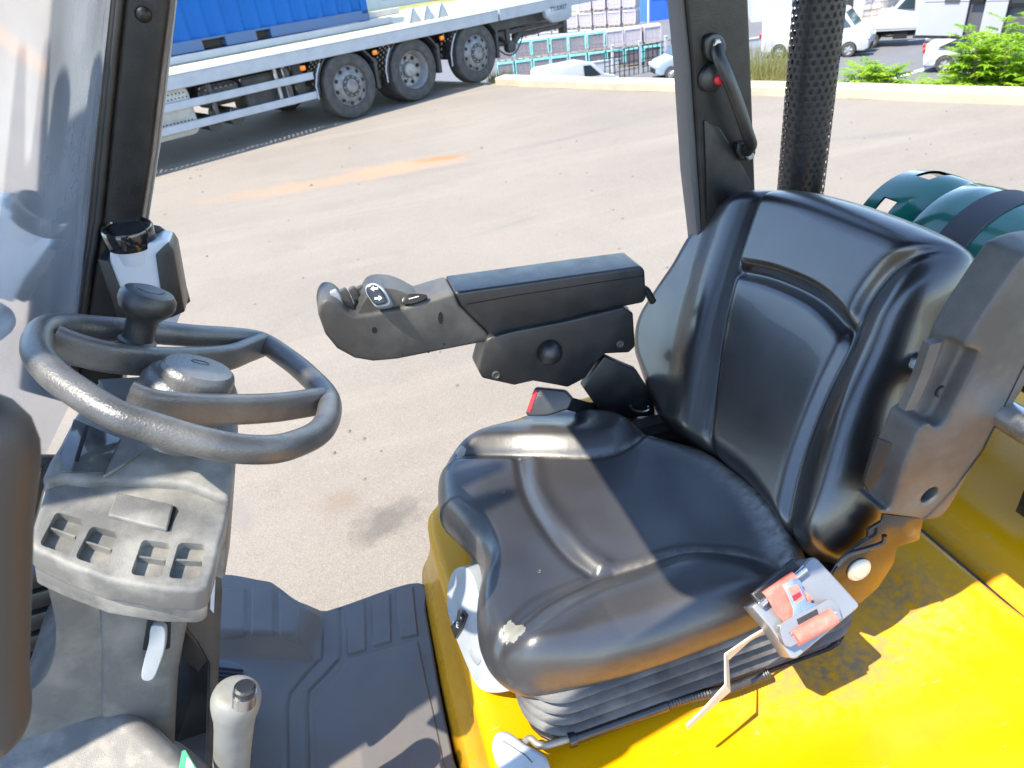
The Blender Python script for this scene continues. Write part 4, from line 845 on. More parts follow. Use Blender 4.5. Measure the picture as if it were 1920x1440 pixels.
# --- floor mat
FM=frz(.75)
mo=FM.uvs([(395,1106),(500,1108),(530,1120),(560,1142),(585,1150),(640,1135),(784,1091),(800,1150),(826,1300),(850,1420),(870,1530),(600,1560),(380,1560),(330,1440),(345,1250)])
pads=[FM.uvs(p,.03) for p in ([(410,1112),(463,1112),(460,1197),(410,1199)],[(478,1110),(516,1112),(515,1197),(476,1196)],[(528,1122),(562,1148),(563,1208),(529,1199)])]+[FM.uvs(p) for p in ([(650,1136),(683,1128),(686,1218),(652,1227)],[(696,1123),(731,1114),(733,1203),(701,1212)],[(742,1107),(774,1101),(783,1191),(752,1197)])]
panel=FM.uvs([(655,1238),(783,1203),(797,1270),(815,1350),(835,1450),(850,1530),(597,1530),(592,1310)])
gl=[FM.uvs(p) for p in ([(603,1150),(601,1235),(575,1262),(545,1300),(538,1330),(539,1540)],[(638,1142),(637,1235),(610,1265),(580,1295),(576,1330),(578,1540)])]
st_=FM.uvs([(395,1212),(470,1215),(575,1222),(592,1160)],.02)
def hm(X,Y):
    reg=FM.uvs([(300,1000),(596,1000),(596,1150),(575,1222),(470,1216),(300,1212)],.02)
    h=.045*sstep(.02,-.035,sdist(X,Y,reg))
    for p in pads: h=h+.004*sstep(.002,-.001,sdist(X,Y,p))
    h=h+.003*sstep(.002,-.001,sdist(X,Y,panel))
    for g in gl: d,_=pdist(X,Y,g); h=h-.004*np.exp(-(d/.004)**2)
    return h
MOUT=catmull(mo,6,True)
pillow('floor_mat',FM,MOUT,FM.uv(590,1330),hm,M_rub,FL,R=.006,Rz=.006,T=.03,tuck=0,N=700,M=260,roll=3,attrs={})
mb=MB(); mb.prism(frz(.70),[(-1.15,.35),(-.02,.35),(-.02,1.22),(-.25,1.24),(-.4,1.34),(-1.15,1.38)],-.03,.015,.01); mb.build('floor_plate',M_blackm,FL)
mb=MB(); mb.prism(frz(.55),[(-.9,.32),(.1,.32),(.1,1.2),(-.3,1.22),(-.9,1.3)],-.25,.1,.02); mb.build('step_frame',M_blackm,FL)
# pedal
Fp=frn(onz(435,1275,.83),(.35,-.25,.9)); pp=Fp.uvs([(395,1243),(420,1237),(450,1245),(467,1262),(469,1285),(460,1310),(395,1312)]); pd=prism('brake_pedal',Fp,catmull(pp,4,True),-.015,0,mat('pedal_rubber',(.08,.10,.13),.5),FL)
for k in range(7):
    mb=MB(); a=Fp.uv(398,1252+k*8); b=Fp.uv(456+k*1.2,1258+k*8); 
    d=np.array(b)-np.array(a); n_=np.array([-d[1],d[0]]); n_=n_/np.linalg.norm(n_)*.0016; mb.prism(Fp,[tuple(np.array(a)-n_),tuple(np.array(b)-n_),tuple(np.array(b)+n_),tuple(np.array(a)+n_)],0,.0035); mb.build('pedal_rib',M_dark,pd)
# --- grey housing at the seat front with rocker switch
Fg=frn((.03,.85,1.0),(-.86,-.30,.42))
gp=Fg.uvs([(852,1068),(872,1064),(888,1085),(900,1130),(912,1180),(928,1225),(945,1258),(960,1290),(945,1298),(915,1299),(893,1285),(876,1250),(852,1190),(838,1140),(840,1095)])
gh=prism('suspension_housing',Fg,catmull(gp,4,True),-.05,0,M_grey,FL,bev=.012,seg=4)
sp=Fg.uvs([(861,1143),(869,1144),(877,1154),(868,1178),(856,1197),(847,1174),(859,1160)],.002); sw=prism('rocker_switch',Fg,sp,-.003,.006,M_blackm,gh,bev=.0015)
prism('weight_dial',Fg,catmull(Fg.uvs([(887,1212),(896,1225),(903,1236),(896,1247),(886,1235),(882,1222)]),4,True),-.002,.0025,M_galv,gh,bev=.001)
c=Fg.uv(857,1172,.007); text('switch_symbol','E',Fg,c[0],c[1],.0065,.016,M_white,sw,ang=.3); c=Fg.uv(864,1158,.007); text('switch_symbol','o',Fg,c[0],c[1],.0065,.010,M_white,sw)
# --- release lever and weight paddle
lv=[onz(1452,1170,1.13),onz(1405,1198,1.125),onz(1362,1232,1.12),onz(1364,1290,1.11),onz(1325,1328,1.10),onz(1288,1363,1.09)]
def strip(name,P,wd,tk,m,par,wv):
    P=[np.array(p) for p in P]; v=[];f=[];wv=np.array(wv,float)
    for i,p in enumerate(P):
        t=P[min(i+1,len(P)-1)]-P[max(i-1,0)]; t/=np.linalg.norm(t); s=wv-t*(wv@t); s/=np.linalg.norm(s); n=np.cross(t,s); ww=wd[i] if hasattr(wd,'__len__') else wd
        for a,b in ((-1,-1),(1,-1),(1,1),(-1,1)): v.append(p+s*ww/2*a+n*tk/2*b)
    for i in range(len(P)-1):
        for k in range(4): l=(k+1)%4; a=4*i; f.append((a+k,a+l,a+4+l,a+4+k))
    f.append((3,2,1,0)); a=4*(len(P)-1); f.append((a,a+1,a+2,a+3)); o=mesh(name,v,f,m,par,angle=40); return o
strip('adjust_lever',lv,[.012,.014,.016,.020,.020,.017],.003,M_lever,FL,(-.75,-.3,.6))
pz=1.0; Fw=frn(onz(975,1410,pz),(-.1,-.35,.93)); wp=Fw.uvs([(922,1392),(930,1374),(945,1370),(962,1377),(985,1395),(1010,1408),(1026,1422),(1030,1450),(1010,1480),(960,1475),(935,1440),(924,1415)])
wl=prism('weight_lever',Fw,catmull(wp,4,True),-.022,0,M_grey,FL,bev=.007,seg=4)
tube('lever_mark',[Fw.W(*Fw.uv(943,1389,.001),.0008),Fw.W(*Fw.uv(965,1403,.001),.0008),Fw.W(*Fw.uv(985,1416,.001),.0008),Fw.W(*Fw.uv(998,1430,.001),.0008)],.0007,M_plas,wl,6)
M_bronze=mat('lever_rod',(.30,.27,.22),.45,metal=.3)
tube('lever_rod',catmull([onz(980,1396,.985),onz(994,1385,.985),(onz(1015,1398,.985)),onz(1060,1387,.985),onz(1110,1372,.985)],6),.0062,M_bronze,wl,12)
pa=onz(1066,1388,.985); pb=onz(1250,1322,.985); ax=pb-pa; ax/=np.linalg.norm(ax)
tube('spindle_tube',[pa,pa+ax*.012,pa+ax*.013,pb],[.013,.013,.010,.010],M_blackm,FL,14)
cp=catmull([onz(1240,1325,.985),onz(1300,1306,.985),onz(1370,1290,.98),onz(1440,1262,.98)],24); rr_=[.008+.0014*(k%2) for k in range(len(cp))]; tube('corrugated_hose',cp,rr_,M_plas,FL,10)
# --- armrest with fingertip controls (far side)
FA=fry(1.215)
def fp(pts,w=0): return FA.uvs(pts,w)
arm=fp([(852,549),(960,534),(1100,514),(1203,500),(1210,507),(1213,560),(1206,569),(1100,590),(925,640),(912,622),(880,592),(862,572)])
ar=prism('armrest',FA,arm,-.095,0,M_plas,FL,bev=.012,seg=4)
tube('armrest_seam',[FA.W(*p,.0006) for p in fp([(868,572),(960,555),(1100,533),(1208,517)])],.0009,M_dark,ar,6)
mod=fp([(597,592),(600,572),(610,561),(628,562),(640,572),(652,587),(668,593),(690,590),(760,577),(852,549),(861,572),(879,592),(911,622),(924,640),(830,658),(745,675),(700,679),(665,673),(632,655),(610,628)])
mo_=prism('control_module',FA,mod,-.095,0,M_plas2,FL,bev=.013,seg=4)
# top pod of the module
pod=fp([(676,590),(690,552),(712,540),(745,541),(775,552),(800,566),(830,556)],-.03)+fp([(850,553),(760,580)],-.02)
pod=fp([(668,592),(684,545),(700,530),(735,530),(770,545),(792,560),(800,570),(760,580)],-.045)
prism('control_pod',FA,catmull(pod,3,True),-.088,-.012,M_plas2,mo_,bev=.012,seg=4)
Fk=frn(FA.W(*FA.uv(709,553,-.02),-.0),(-.25,-.78,.58)); kb=Fk.uvs([(688,535),(703,531),(718,540),(728,556),(732,571),(718,577),(705,576),(694,562),(686,547)])
rk=prism('rocker_bezel',Fk,catmull(kb,4,True),-.02,.004,M_galv,mo_,bev=.004,seg=3); kc=np.mean(np.array(kb),0); kk=[tuple(kc+(np.array(q)-kc)*.8) for q in kb]
rk2=prism('thumb_rocker',Fk,catmull(kk,4,True),-.01,.013,M_blackm,mo_,bev=.008,seg=5)
for (px,py,fl_) in ((702,541,1),(709,559,-1)):
    c=Fk.uv(px,py,.014); pts=[(-.008,0),(-.001,.0055),(-.001,.002),(.007,.002),(.007,-.002),(-.001,-.002),(-.001,-.0055)]; pts=[(c[0]+fl_*a,c[1]+b) for a,b in pts]; prism('arrow_mark',Fk,pts,.0128,.0138,M_white,rk2,bev=0)
Fh=frn(FA.W(*FA.uv(776,561,-.006),-.006),(-.1,-.70,.70)); hb_=Fh.uvs([(754,567),(757,557),(772,551),(795,552),(801,555),(795,562),(775,569),(760,570)])
hb2=prism('horn_button',Fh,catmull(hb_,4,True),-.01,.003,M_blackm,mo_,bev=.003,seg=3)
c=Fh.uv(776,559,.004); tube('horn_symbol',[Fh.W(c[0]-.010,c[1],.0036),Fh.W(c[0]+.010,c[1]+.002,.0036)],.0011,M_white,hb2,6)
for i,(px,py) in enumerate(((624,556),(642,553),(659,550),(673,548))):   # fingertip paddles
    c=FA.uv(px+16,py+30,-.03-.012*0); w0=-.018-.018*i
    P=fp([(px-6,py-6),(px+6,py-12),(px+14,py),(px+26,py+32),(px+12,py+34)],w0)
    pdl=prism('fingertip_lever',FA,P,w0-.013,w0,M_plas2 if i else M_galv,mo_,bev=.003,seg=2)
for px,py,rx,ry in ((702,619,5,6),(826,596,4.5,11.5),(833,645,2,2),(803,660,2,2),(755,665,1.5,1.5)):
    c=np.array(FA.uv(px,py)); e=np.array(FA.uv(px+rx,py)); g=np.array(FA.uv(px,py-ry)); a=e-c;b=g-c
    prism('screw_recess',FA,[tuple(c+a*math.cos(t)+b*math.sin(t)) for t in np.linspace(0,2*math.pi,20,endpoint=False)],-.004,.0007,M_dark,mo_,bev=0)
tube('armrest_cable',catmull([FA.W(*FA.uv(1203,540,-.05),-.05),FA.W(*FA.uv(1213,546,-.05),-.05),FA.W(*FA.uv(1224,566,-.05),-.05)],8),[.008+.001*(k%2) for k in range(17)],M_plas,ar,10)
# bracket under the armrest
bk=fp([(912,640),(918,634),(960,622),(1060,603),(1170,577),(1188,588),(1192,650),(1180,662),(1135,664),(1118,680),(1098,710),(1065,727),(1040,722),(1000,715),(965,723),(905,710),(897,695)],.012)
br=prism('armrest_bracket',FA,bk,-.05,.012,M_plas,FL,bev=.006,seg=3)
prism('bracket_guide',FA,fp([(900,640),(935,630),(1100,596),(1185,580),(1180,660),(905,700)],-.04),-.085,-.05,M_blackm,br,bev=.006)
kn=FA.uv(1031,661,.02); lathe('clamp_knob',[(.0,0),(.026,0),(.027,.008),(.024,.02),(.015,.028),(.0,.031)][::1],FA.W(kn[0],kn[1],.012),FA.n,M_plas,br,28)
for px,py in ((930,703),(1163,645)):
    c=FA.uv(px,py,.013); q=lathe('bracket_screw',[(.0,0),(.009,0),(.009,.002),(.007,.0032),(.006,.002),(.0,.002)],FA.W(c[0],c[1],.012),FA.n,M_plas2,br,18)
sup=fry(1.24).uvs([(1130,664),(1190,690),(1222,740),(1225,775),(1190,778),(1120,765),(1090,722),(1110,690)]); prism('armrest_support',fry(1.24),sup,-.012,.012,M_plas,FL,bev=.004)
# buckle with red release button
Fq=frn(ony(1030,755,1.19),(-.35,-.80,.48)); bq=Fq.uvs([(1003,726),(1060,732),(1074,748),(1066,768),(1025,780),(990,781),(985,775)]); bu=prism('belt_buckle',Fq,bq,-.03,0,M_plas,FL,bev=.006,seg=3)
prism('release_button',Fq,Fq.uvs([(1001,730),(1008,733),(994,774),(987,771)],.002),-.012,.002,M_redp,bu,bev=.0015)
strip('buckle_stalk',[Fq.W(*Fq.uv(1060,755,-.015),-.015),ony(1100,765,1.23),ony(1150,772,1.25),ony(1195,775,1.25)],.03,.006,M_plas,bu,(0,0,1))
tube('wire_hook',catmull([ony(1182,760,1.16),ony(1187,768,1.16),ony(1205,772,1.16),ony(1216,768,1.16),ony(1215,762,1.16)],5),.0022,M_metal,FL,8)
# --- folded up near side armrest / hip restraint
FH=fry(.565)
ho=FH.uvs([(1826,480,-.055),(1848,450,-.055),(1885,434,-.055),(1935,428,-.055),(2000,440,-.04),(2020,490),(2000,560),(1920,730),(1842,845),(1786,945),(1770,968),(1755,975),(1734,975),(1657,964),(1630,940,-.02),(1618,915,-.055),(1640,830,-.055),(1668,762,-.055),(1705,760,-.04),(1757,635,-.04),(1741,618,-.055),(1780,550,-.055)])
hr=prism('side_restraint',FH,rpoly(ho,.006,3),-.055,0,M_plas2,FL,bev=.017,seg=6)
c1=prism('c',FH,FH.uvs([(1757,634),(1838,660),(1836,672),(1772,796),(1755,803),(1706,768),(1660,772),(1690,620)]),-.028,.03,None,None,bev=.0)
c2=[prism('c',FH,circle(FH.uv(*q),r_,24),-.05,.02,None,None,bev=0) for q,r_ in (((1851,478),.0105),((1745,930),.0145))]
cs=[c1]+c2
for c in cs: c.location=Vector(WO[c])
hr.parent=None; hr.location=Vector(WO[hr]); cut(hr,cs); hr.parent=FL; hr.location=Vector(WO[hr]-WO[FL])
rm=hr.modifiers.new('remesh','REMESH'); rm.mode='VOXEL'; rm.voxel_size=.003; rm.use_smooth_shade=True
sm_=hr.modifiers.new('smooth','SMOOTH'); sm_.factor=.6; sm_.iterations=11
tube('restraint_seam',[FH.W(*p,.0004) for p in FH.uvs([(1990,560),(1915,695),(1842,845),(1790,915),(1732,975)])],.0010,M_dark,hr,6)
prism('grip_insert',FH,FH.uvs([(1646,822),(1674,832),(1652,890),(1630,925),(1620,905)],.001),-.004,.0012,M_dark,hr,bev=.0005)
cc=FH.uv(1765,733,-.027); lathe('recess_screw',[(.0,0),(.010,0),(.010,.003),(.0075,.0035),(.007,.001),(.0,.001)],FH.W(cc[0],cc[1],-.0278),FH.n,M_plas,hr,20)
strip('grip_bar',[FH.W(*FH.uv(x,y,-.02),-.02) for x,y in ((1748,640),(1728,700),(1700,765))],.018,.012,M_plas2,hr,(1,0,0))
# hinge plate and pivot (glossy black, mirrors the yellow hood)
FP=Fr((0,.60,0),(1,0,0),(0,-.25,.968),(0,-.968,-.25)); FP=frn((.6,.60,1.2),(0,-.80,-.05)); FP=frn((.6,.60,1.2),(-.03,-.85,.10))
pl=FP.uvs([(1657,965),(1732,972),(1724,1013),(1682,1026),(1676,1057),(1647,1102),(1612,1133),(1570,1100),(1558,1080),(1580,1048),(1597,1033),(1628,1009),(1628,994),(1655,978)])
hp=prism('hinge_plate',FP,pl,-.006,0,M_blackm,FL,bev=.0015)
c=FP.uv(1609,1067); lathe('pivot_button',[(.0,0),(.020,0),(.021,.003),(.018,.006),(.013,.0065),(.012,.008),(.0,.009)],FP.W(c[0],c[1],0),FP.n,M_lever,hp,28)
tube('wire_bracket',catmull([FP.W(*FP.uv(x,y,.012),.012) for x,y in ((1570,1060),(1590,1040),(1622,1030),(1655,1018),(1658,1004))],5),.004,M_plas,hp,8)
# --- belt retractor: steel box, red webbing, tongue
FR=frn(ony(1510,1140,.555),(-.10,-.62,.78)); z6=lambda L:[(1400+a/6.546,1030+b/6.546) for a,b in L]
rb=prism('belt_retractor',FR,catmull(FR.uvs(z6([(60,700),(150,640),(640,250),(780,100),(830,92),(880,120),(1385,670),(1370,720),(620,1335),(570,1345),(530,1320),(290,960)])),1,True),-.045,0,M_galv2 if 'M_galv2' in globals() else mat('retractor_steel',(.24,.245,.255),.30,metal=.45,rvar=.08,nscale=12),FL,bev=.008,seg=4)
prism('retractor_mouth',FR,FR.uvs(z6([(55,545),(585,105),(665,195),(620,260),(200,610),(150,665)]),.012),.0,.012,M_plas,rb,bev=.002)
prism('mouth_slot',FR,FR.uvs(z6([(95,560),(580,150),(640,215),(170,620)]),.0135),.011,.0135,M_dark,rb,bev=0)
tube('guide_pin',[FR.W(*FR.uv(*z6([(170,680)])[0],.012),.012),FR.W(*FR.uv(*z6([(715,235)])[0],.012),.012)],.006,M_metal,rb,14)
wa=[FR.W(*FR.uv(*z6([q])[0],w_),w_) for q,w_ in (((360,395),.010),((400,430),.021),((450,500),.020),((560,680),.013),((690,790),.010))]
strip('belt_webbing',catmull(wa,5),.056,.0016,M_red,rb,(.8,-.05,.38) if False else (FR.W(*FR.uv(*z6([(570,230)])[0]))-FR.W(*FR.uv(*z6([(160,530)])[0]))))
tl_=FR.uvs(z6([(440,440),(560,360),(620,355),(660,390),(740,640),(880,680),(830,760),(560,840),(570,740),(500,560)]),.022); tg_=prism('belt_tongue',FR,tl_,.020,.0225,M_metal,rb,bev=.0006)
prism('tongue_slot',FR,FR.uvs(z6([(505,480),(620,425),(710,600),(600,665)]),.0228),.0215,.0229,M_red,tg_,bev=0)
prism('tongue_slot_window',FR,FR.uvs(z6([(555,575),(655,518),(680,570),(585,640)]),.0232),.0228,.0232,M_redd if 'M_redd' in globals() else mat('red_deep',(.35,.005,.02),.5),tg_,bev=0)
gp=FR.uvs(z6([(410,960),(450,900),(620,800),(880,680),(1000,615),(1060,620),(1110,670),(1160,820),(1120,880),(600,1170),(520,1190),(450,1130)]),.024); gr=prism('tongue_grip',FR,catmull(gp,3,True),.008,.024,mat('smoky_plastic',(.15,.155,.17),.25,coat=.5),rb,bev=.005,seg=4)
for k in range(4):
    a,b=FR.uvs(z6([(620+k*5,870+k*16),(865+k*5,740+k*16)]),.025); tube('grip_rib',[FR.W(*a,.0242),FR.W(*b,.0242)],.0011,M_plas,gr,6)
ra,rb2=[FR.W(*FR.uv(*z6([q])[0],.026),.022) for q in ((600,1090),(1075,820))]
tube('webbing_roll',[ra,rb2],.012,M_red,rb,24); tube('roll_pin',[FR.W(*FR.uv(*z6([(525,1050)])[0],.022),.020),FR.W(*FR.uv(*z6([(1090,760)])[0],.022),.020)],.005,M_metal,rb,10)
# --- steering wheel
nW=np.array([math.sin(.673),math.sin(.151),1.]);nW/=np.linalg.norm(nW); aW=np.cross([0,1,0],nW);aW/=np.linalg.norm(aW);bW=np.cross(nW,aW); FW_=Fr((-.236,.9,1.635),aW,bW,nW)
rim=FW_.uvs([(470,843),(379,829),(277,799),(215,777),(150,738),(95,697),(69,655),(84,618),(130,612),(204,617),(285,623),(365,630),(440,634),(490,642),(530,666),(575,702),(616,750),(605,803),(543,836)])
W=lambda p,w=0: FW_.W(p[0],p[1],w)
rp=catmull([W(p) for p in rim],8,True); swl=tube('steering_wheel',rp,.0178,M_wheel,FL,20,True)
def spoke(pts,hw,tk):
    P=catmull([W(FW_.uv(*p[:2],p[2]),p[2]) for p in pts],8); n=len(P); s=np.linspace(-1,1,n); r=1+.06*np.abs(s)**4
    tube('spoke',P,r,M_wheel,swl,16,sq=(nW,hw,tk))
spoke([(240,748,-.008),(300,764,-.010),(420,768,-.012),(520,764,-.010),(600,752,-.004)],.021,.011)
spoke([(100,640,-.006),(150,657,-.010),(219,672,-.012),(310,678,-.014),(420,672,-.012),(470,655,-.006),(492,646,-.003)],.021,.011)
hc_=FW_.uv(362,705,-.0); lathe('wheel_hub',[(a*.93,b) for a,b in [(.0,-.10),(.048,-.10),(.052,-.06),(.062,-.05),(.070,-.035),(.066,-.012),(.058,.0),(.05,.004),(.0,.004)]],W(hc_,-.0),nW,M_wheel,swl,48)
hcap=FW_.uv(374,688,.02); cp_=lathe('hub_cap',[(.0,-.02),(.046,-.02),(.048,.0),(.046,.006),(.042,.010),(.02,.012),(.0,.0125)],W(hcap,.010),nW,M_wheel,swl,48)
tube('hub_emblem',[FW_.W(hcap[0]+.011*math.cos(t),hcap[1]+.012+.006*math.sin(t),.0222) for t in np.linspace(0,2*math.pi,20)],.0009,M_plas,cp_,6)
kb_=FW_.uv(257,640,.005); lathe('spinner_knob',[(a*.73,b*.80) for a,b in [(.0,0),(.034,0),(.034,.006),(.028,.010),(.0265,.03),(.028,.045),(.035,.055),(.045,.064),(.050,.076),(.049,.088),(.042,.097),(.028,.1015),(.024,.101),(.0235,.1025),(.0,.1035)]],W(kb_,.002),nW,M_plas,swl,48)
# --- dashboard cowl
nD=np.array([.38,-.12,1.]);nD/=np.linalg.norm(nD); aD=np.cross([0,1,0],nD);aD/=np.linalg.norm(aD); FD=Fr(ony(250,900,.83),aD,np.cross(nD,aD),nD)
cowl=FD.uvs([(183,712),(300,704),(446,738),(447,800),(441,880),(431,938),(346,905),(250,899),(193,897),(171,901),(112,893),(84,905),(80,890),(92,862),(112,831),(138,781)])
dc=prism('dashboard',FD,cowl,-.17,0,M_dash,FL,bev=.010,seg=4)
prism('display_recess',FD,FD.uvs([(138,785),(226,822),(195,886),(116,884),(116,850)],.002),-.002,.0022,M_scr if 'M_scr' in globals() else mat('display_gloss',(.05,.055,.06),.12,coat=.8,noise=(.16,.15,.14),nscale=14,namt=.6),dc,bev=.001)
prism('display_slot',FD,FD.uvs([(159,796),(166,798),(146,865),(139,863)],.004),.0015,.0045,M_dark,dc,bev=.001)
prism('dash_tray',FD,FD.uvs([(183,713),(300,706),(300,735),(260,755),(200,742)],.003),-.002,.006,M_dashb if 'M_dashb' in globals() else M_plas2,dc,bev=.003)
tube('cowl_ridge',catmull([FD.W(*FD.uv(x,y,.001),.001) for x,y in ((195,893),(230,872),(262,850))],4),.002,M_dash,dc,8)
pn=FD.uvs([(88,906),(112,900),(171,905),(195,900),(250,903),(346,909),(431,942),(422,985),(412,1020),(404,1060),(392,1100),(372,1108),(300,1104),(200,1086),(120,1056),(62,1028),(52,1014),(62,985)],-.014)
pn_=prism('switch_panel',FD,pn,-.055,-.014,M_dash,FL,bev=.006,seg=3)
recs=[[(106,959),(158,975),(129,1040),(73,1021)],[(171,986),(223,998),(198,1065),(140,1046)],[(267,1011),(321,1019),(302,1084),(244,1077)],[(335,1017),(387,1020),(373,1086),(315,1084)]]
cs=[]
for r_ in recs:
    q=FD.uvs(r_,-.014); v,f=prismgeo(FD,rpoly(q,.007),-.026,.01,0); c=mesh('c',v,f,None); c.location=WO[c]; cs.append(c); continue
    bm=bmesh.new(); vs=[bm.verts.new(x) for x in v]; [bm.faces.new([vs[i] for i in g]) for g in f]; bm.normal_update(); wv=-FD.n
    ed=[e for e in bm.edges if e.calc_face_angle(0)>.5 and not (abs((e.verts[0].co-Vector(FD.o)).dot(Vector(FD.n))-.01)<1e-4 and abs((e.verts[1].co-Vector(FD.o)).dot(Vector(FD.n))-.01)<1e-4)]
    bmesh.ops.bevel(bm,geom=ed,offset=.0065,segments=4,affect='EDGES'); bm.verts.index_update(); c=mesh('c',[tuple(x.co) for x in bm.verts],[tuple(x.index for x in g.verts) for g in bm.faces],None); c.location=Vector(WO[c]); cs.append(c); bm.free()
pn_.parent=None; pn_.location=Vector(WO[pn_]); cut(pn_,cs); pn_.parent=FL; pn_.location=Vector(WO[pn_]-WO[FL])
for r_ in recs:
    a=np.mean([r_[0],r_[3]],0);b=np.mean([r_[1],r_[2]],0); A_=FD.uv(a[0]+2,a[1],-.018);B_=FD.uv(b[0]-2,b[1],-.018); strip('recess_rib',[FD.W(*A_,-.0215),FD.W(*B_,-.0215)],.010,.0025,M_dash,pn_,nD)
prism('blank_cover',FD,FD.uvs([(219,922),(325,945),(313,992),(202,965)],-.008),-.016,-.008,M_dash,pn_,bev=.0025,seg=3)
prism('cover_gap',FD,FD.uvs([(326,948),(334,957),(317,996),(313,992)],-.0135),-.016,-.0132,M_dark,pn_,bev=0)
lp=FD.uvs([(56,1034),(120,1064),(200,1094),(300,1111),(372,1114),(392,1106),(388,1060),(300,1050),(120,1010)],-.03); prism('panel_skirt',FD,lp,-.09,-.053,M_dash,FL,bev=.008,seg=3)
# --- column below the dash
FT=frn(ony(250,1200,.82),(.12,-.97,.12))
M_col=mat('column_plastic',(.11,.105,.095),.6,bump=.8,bscale=420,noise=(.22,.20,.17),nscale=16,namt=.7)
cl=prism('column_cover',FT,FT.uvs([(184,1095),(372,1100),(356,1150),(346,1200),(335,1260),(328,1330),(326,1420),(187,1420)]),-.24,0,M_col,FL,bev=.014,seg=4)
cf=prism('column_fairing',FT,catmull(FT.uvs([(182,1095),(184,1420),(20,1430),(30,1330),(75,1285),(98,1240),(102,1180),(90,1120),(80,1070),(120,1070)]),3,True),-.24,-.006,M_col,FL,bev=.02,seg=5)
prism('handle_recess',FT,FT.uvs([(276,1163),(321,1165),(319,1215),(300,1222),(267,1219)],.001),-.01,.0012,M_dark,cl,bev=.0005)
Fl2=frn(FT.W(*FT.uv(290,1200),.02),(.05,-.93,.35)); prism('column_handle',Fl2,catmull(Fl2.uvs([(283,1175),(297,1172),(310,1180),(309,1215),(300,1245),(288,1272),(272,1276),(265,1266),(271,1235),(279,1205)]),3,True),-.014,.002,M_grey,cl,bev=.004,seg=4)
c=FT.uv(246,1140,.001); prism('cover_hole',FT,circle(c,.0035,14),-.002,.0012,M_dark,cl,bev=0)
sd_=frn(ony(400,1250,.93),(.55,-.80,.2)); 
sp_=prism('side_bracket',sd_,sd_.uvs([(412,1040),(418,1107),(413,1215),(403,1470),(388,1470),(394,1245),(372,1205),(346,1173),(350,1142),(392,1100),(404,1060)]),-.012,0,M_plas2,FL,bev=.003)
prism('warning_label',sd_,sd_.uvs([(397,1088),(404,1086),(401,1150),(394,1142)],.001),.0,.0008,M_white,sp_,bev=0)
prism('inner_duct',fry(1.02),fry(1.02).uvs([(340,1160),(396,1238),(402,1300),(400,1480),(300,1480),(320,1300)]),-.06,0,M_blackm,FL,bev=.01)
prism('duct_wall',fry(.99),fry(.99).uvs([(330,1180),(350,1185),(392,1236),(372,1262),(342,1236)]),-.05,0,M_plas2,FL,bev=.004)
# lower front cowl
zc=1.14; Fz=frn(onz(200,1400,zc),(.12,-.25,.95)); lc=Fz.uvs([(-40,1350),(42,1344),(137,1323),(200,1317),(236,1320),(267,1336),(312,1377),(346,1415),(385,1465),(400,1540),(390,1640),(-60,1640),(-120,1500)])
pillow('lower_cowl',Fz,catmull(lc,5,True),Fz.uv(160,1480),lambda X,Y:.0*X,M_dash,FL,R=.03,Rz=.04,T=.22,tuck=-.02,N=200,M=30,roll=8)
lcw=bpy.data.objects['lower_cowl']
prism('green_label',Fz,Fz.uvs([(341,1408),(347,1406),(368,1440),(385,1480),(340,1480),(335,1440)],.001),.0,.0012,mat('label_green',(.02,.22,.12),.4),lcw,bev=0)
prism('label_white',Fz,Fz.uvs([(350,1420),(356,1424),(370,1452),(380,1480),(352,1480),(348,1440)],.002),.0012,.0018,M_white,lcw,bev=0)
# boots and trim left of the column
for k in range(6): 
    p=ony(62,1090+k*38,1.05); mb=MB(); mb.prism(fry(1.05-.002*k),rrect(p[0]-.075,p[2]-.02,p[0]+.06,p[2]+.018,.012),-.08,0,.006); mb.build('gaiter_fold',M_plas,FL)
Fs=frn(ony(70,930,1.02),(.2,-.9,.35)); prism('side_trim',Fs,Fs.uvs([(40,858),(100,858),(78,925),(62,985),(52,1045),(20,1045)]),-.03,0,M_plas,FL,bev=.003)
st2=bpy.data.objects['side_trim']; prism('serial_label',Fs,Fs.uvs([(66,877),(78,878),(68,922),(57,920)],.001),.0,.001,M_white,st2,bev=0)
c=Fs.uv(67,900,.002); text('serial_digits','ENGIEEIND',Fs,c[0],c[1],.0013,.010,M_dark,st2,ang=math.atan2(*(np.array(Fs.uv(76,880))-np.array(Fs.uv(60,918)))[::-1]))
# parking brake lever
t0=ond(444,1292,1.02); t1=ond(428,1520,1.14)
pts=[t0+(t1-t0)*s for s in (0,.004,.012,.03,.06,.10,.15,.2,.3,.5,1.)]; pb_=tube('parking_brake',pts,[.008,.020,.028,.0335,.036,.036,.034,.031,.029,.028,.029],M_gaiter if 'M_gaiter' in globals() else mat('brake_grip',(.19,.188,.175),.5,bump=.4,bscale=600,noise=(.28,.27,.24),nscale=18,namt=.6),FL,24)
ax=(t0-t1)/np.linalg.norm(t0-t1); pc=ond(457,1318,.985); lathe('release_cap',[(.0,0),(.0165,0),(.0165,.022),(.0,.022)],pc,ax,M_metal,pb_,24); lathe('release_button',[(.0,0),(.0145,0),(.0150,.010),(.012,.013),(.0,.013)],pc+ax*.022,ax,M_plas,pb_,24)
# --- near side grab handle (left edge, close to the lens)
g0=ony(-14,815,.44); g1=ony(-14,1365,.44); gm=(g0+g1)/2
ga=[g0+np.array([-.10,.02,.02]),g0+np.array([-.04,.01,.015]),g0,g0*.75+g1*.25,gm,g0*.25+g1*.75,g1,g1+np.array([-.05,.01,-.02])]
tube('grab_handle',catmull(ga,6),.0235,mat('handle_rubber',(.045,.038,.034),.55,bump=.3,bscale=300),FL,20)
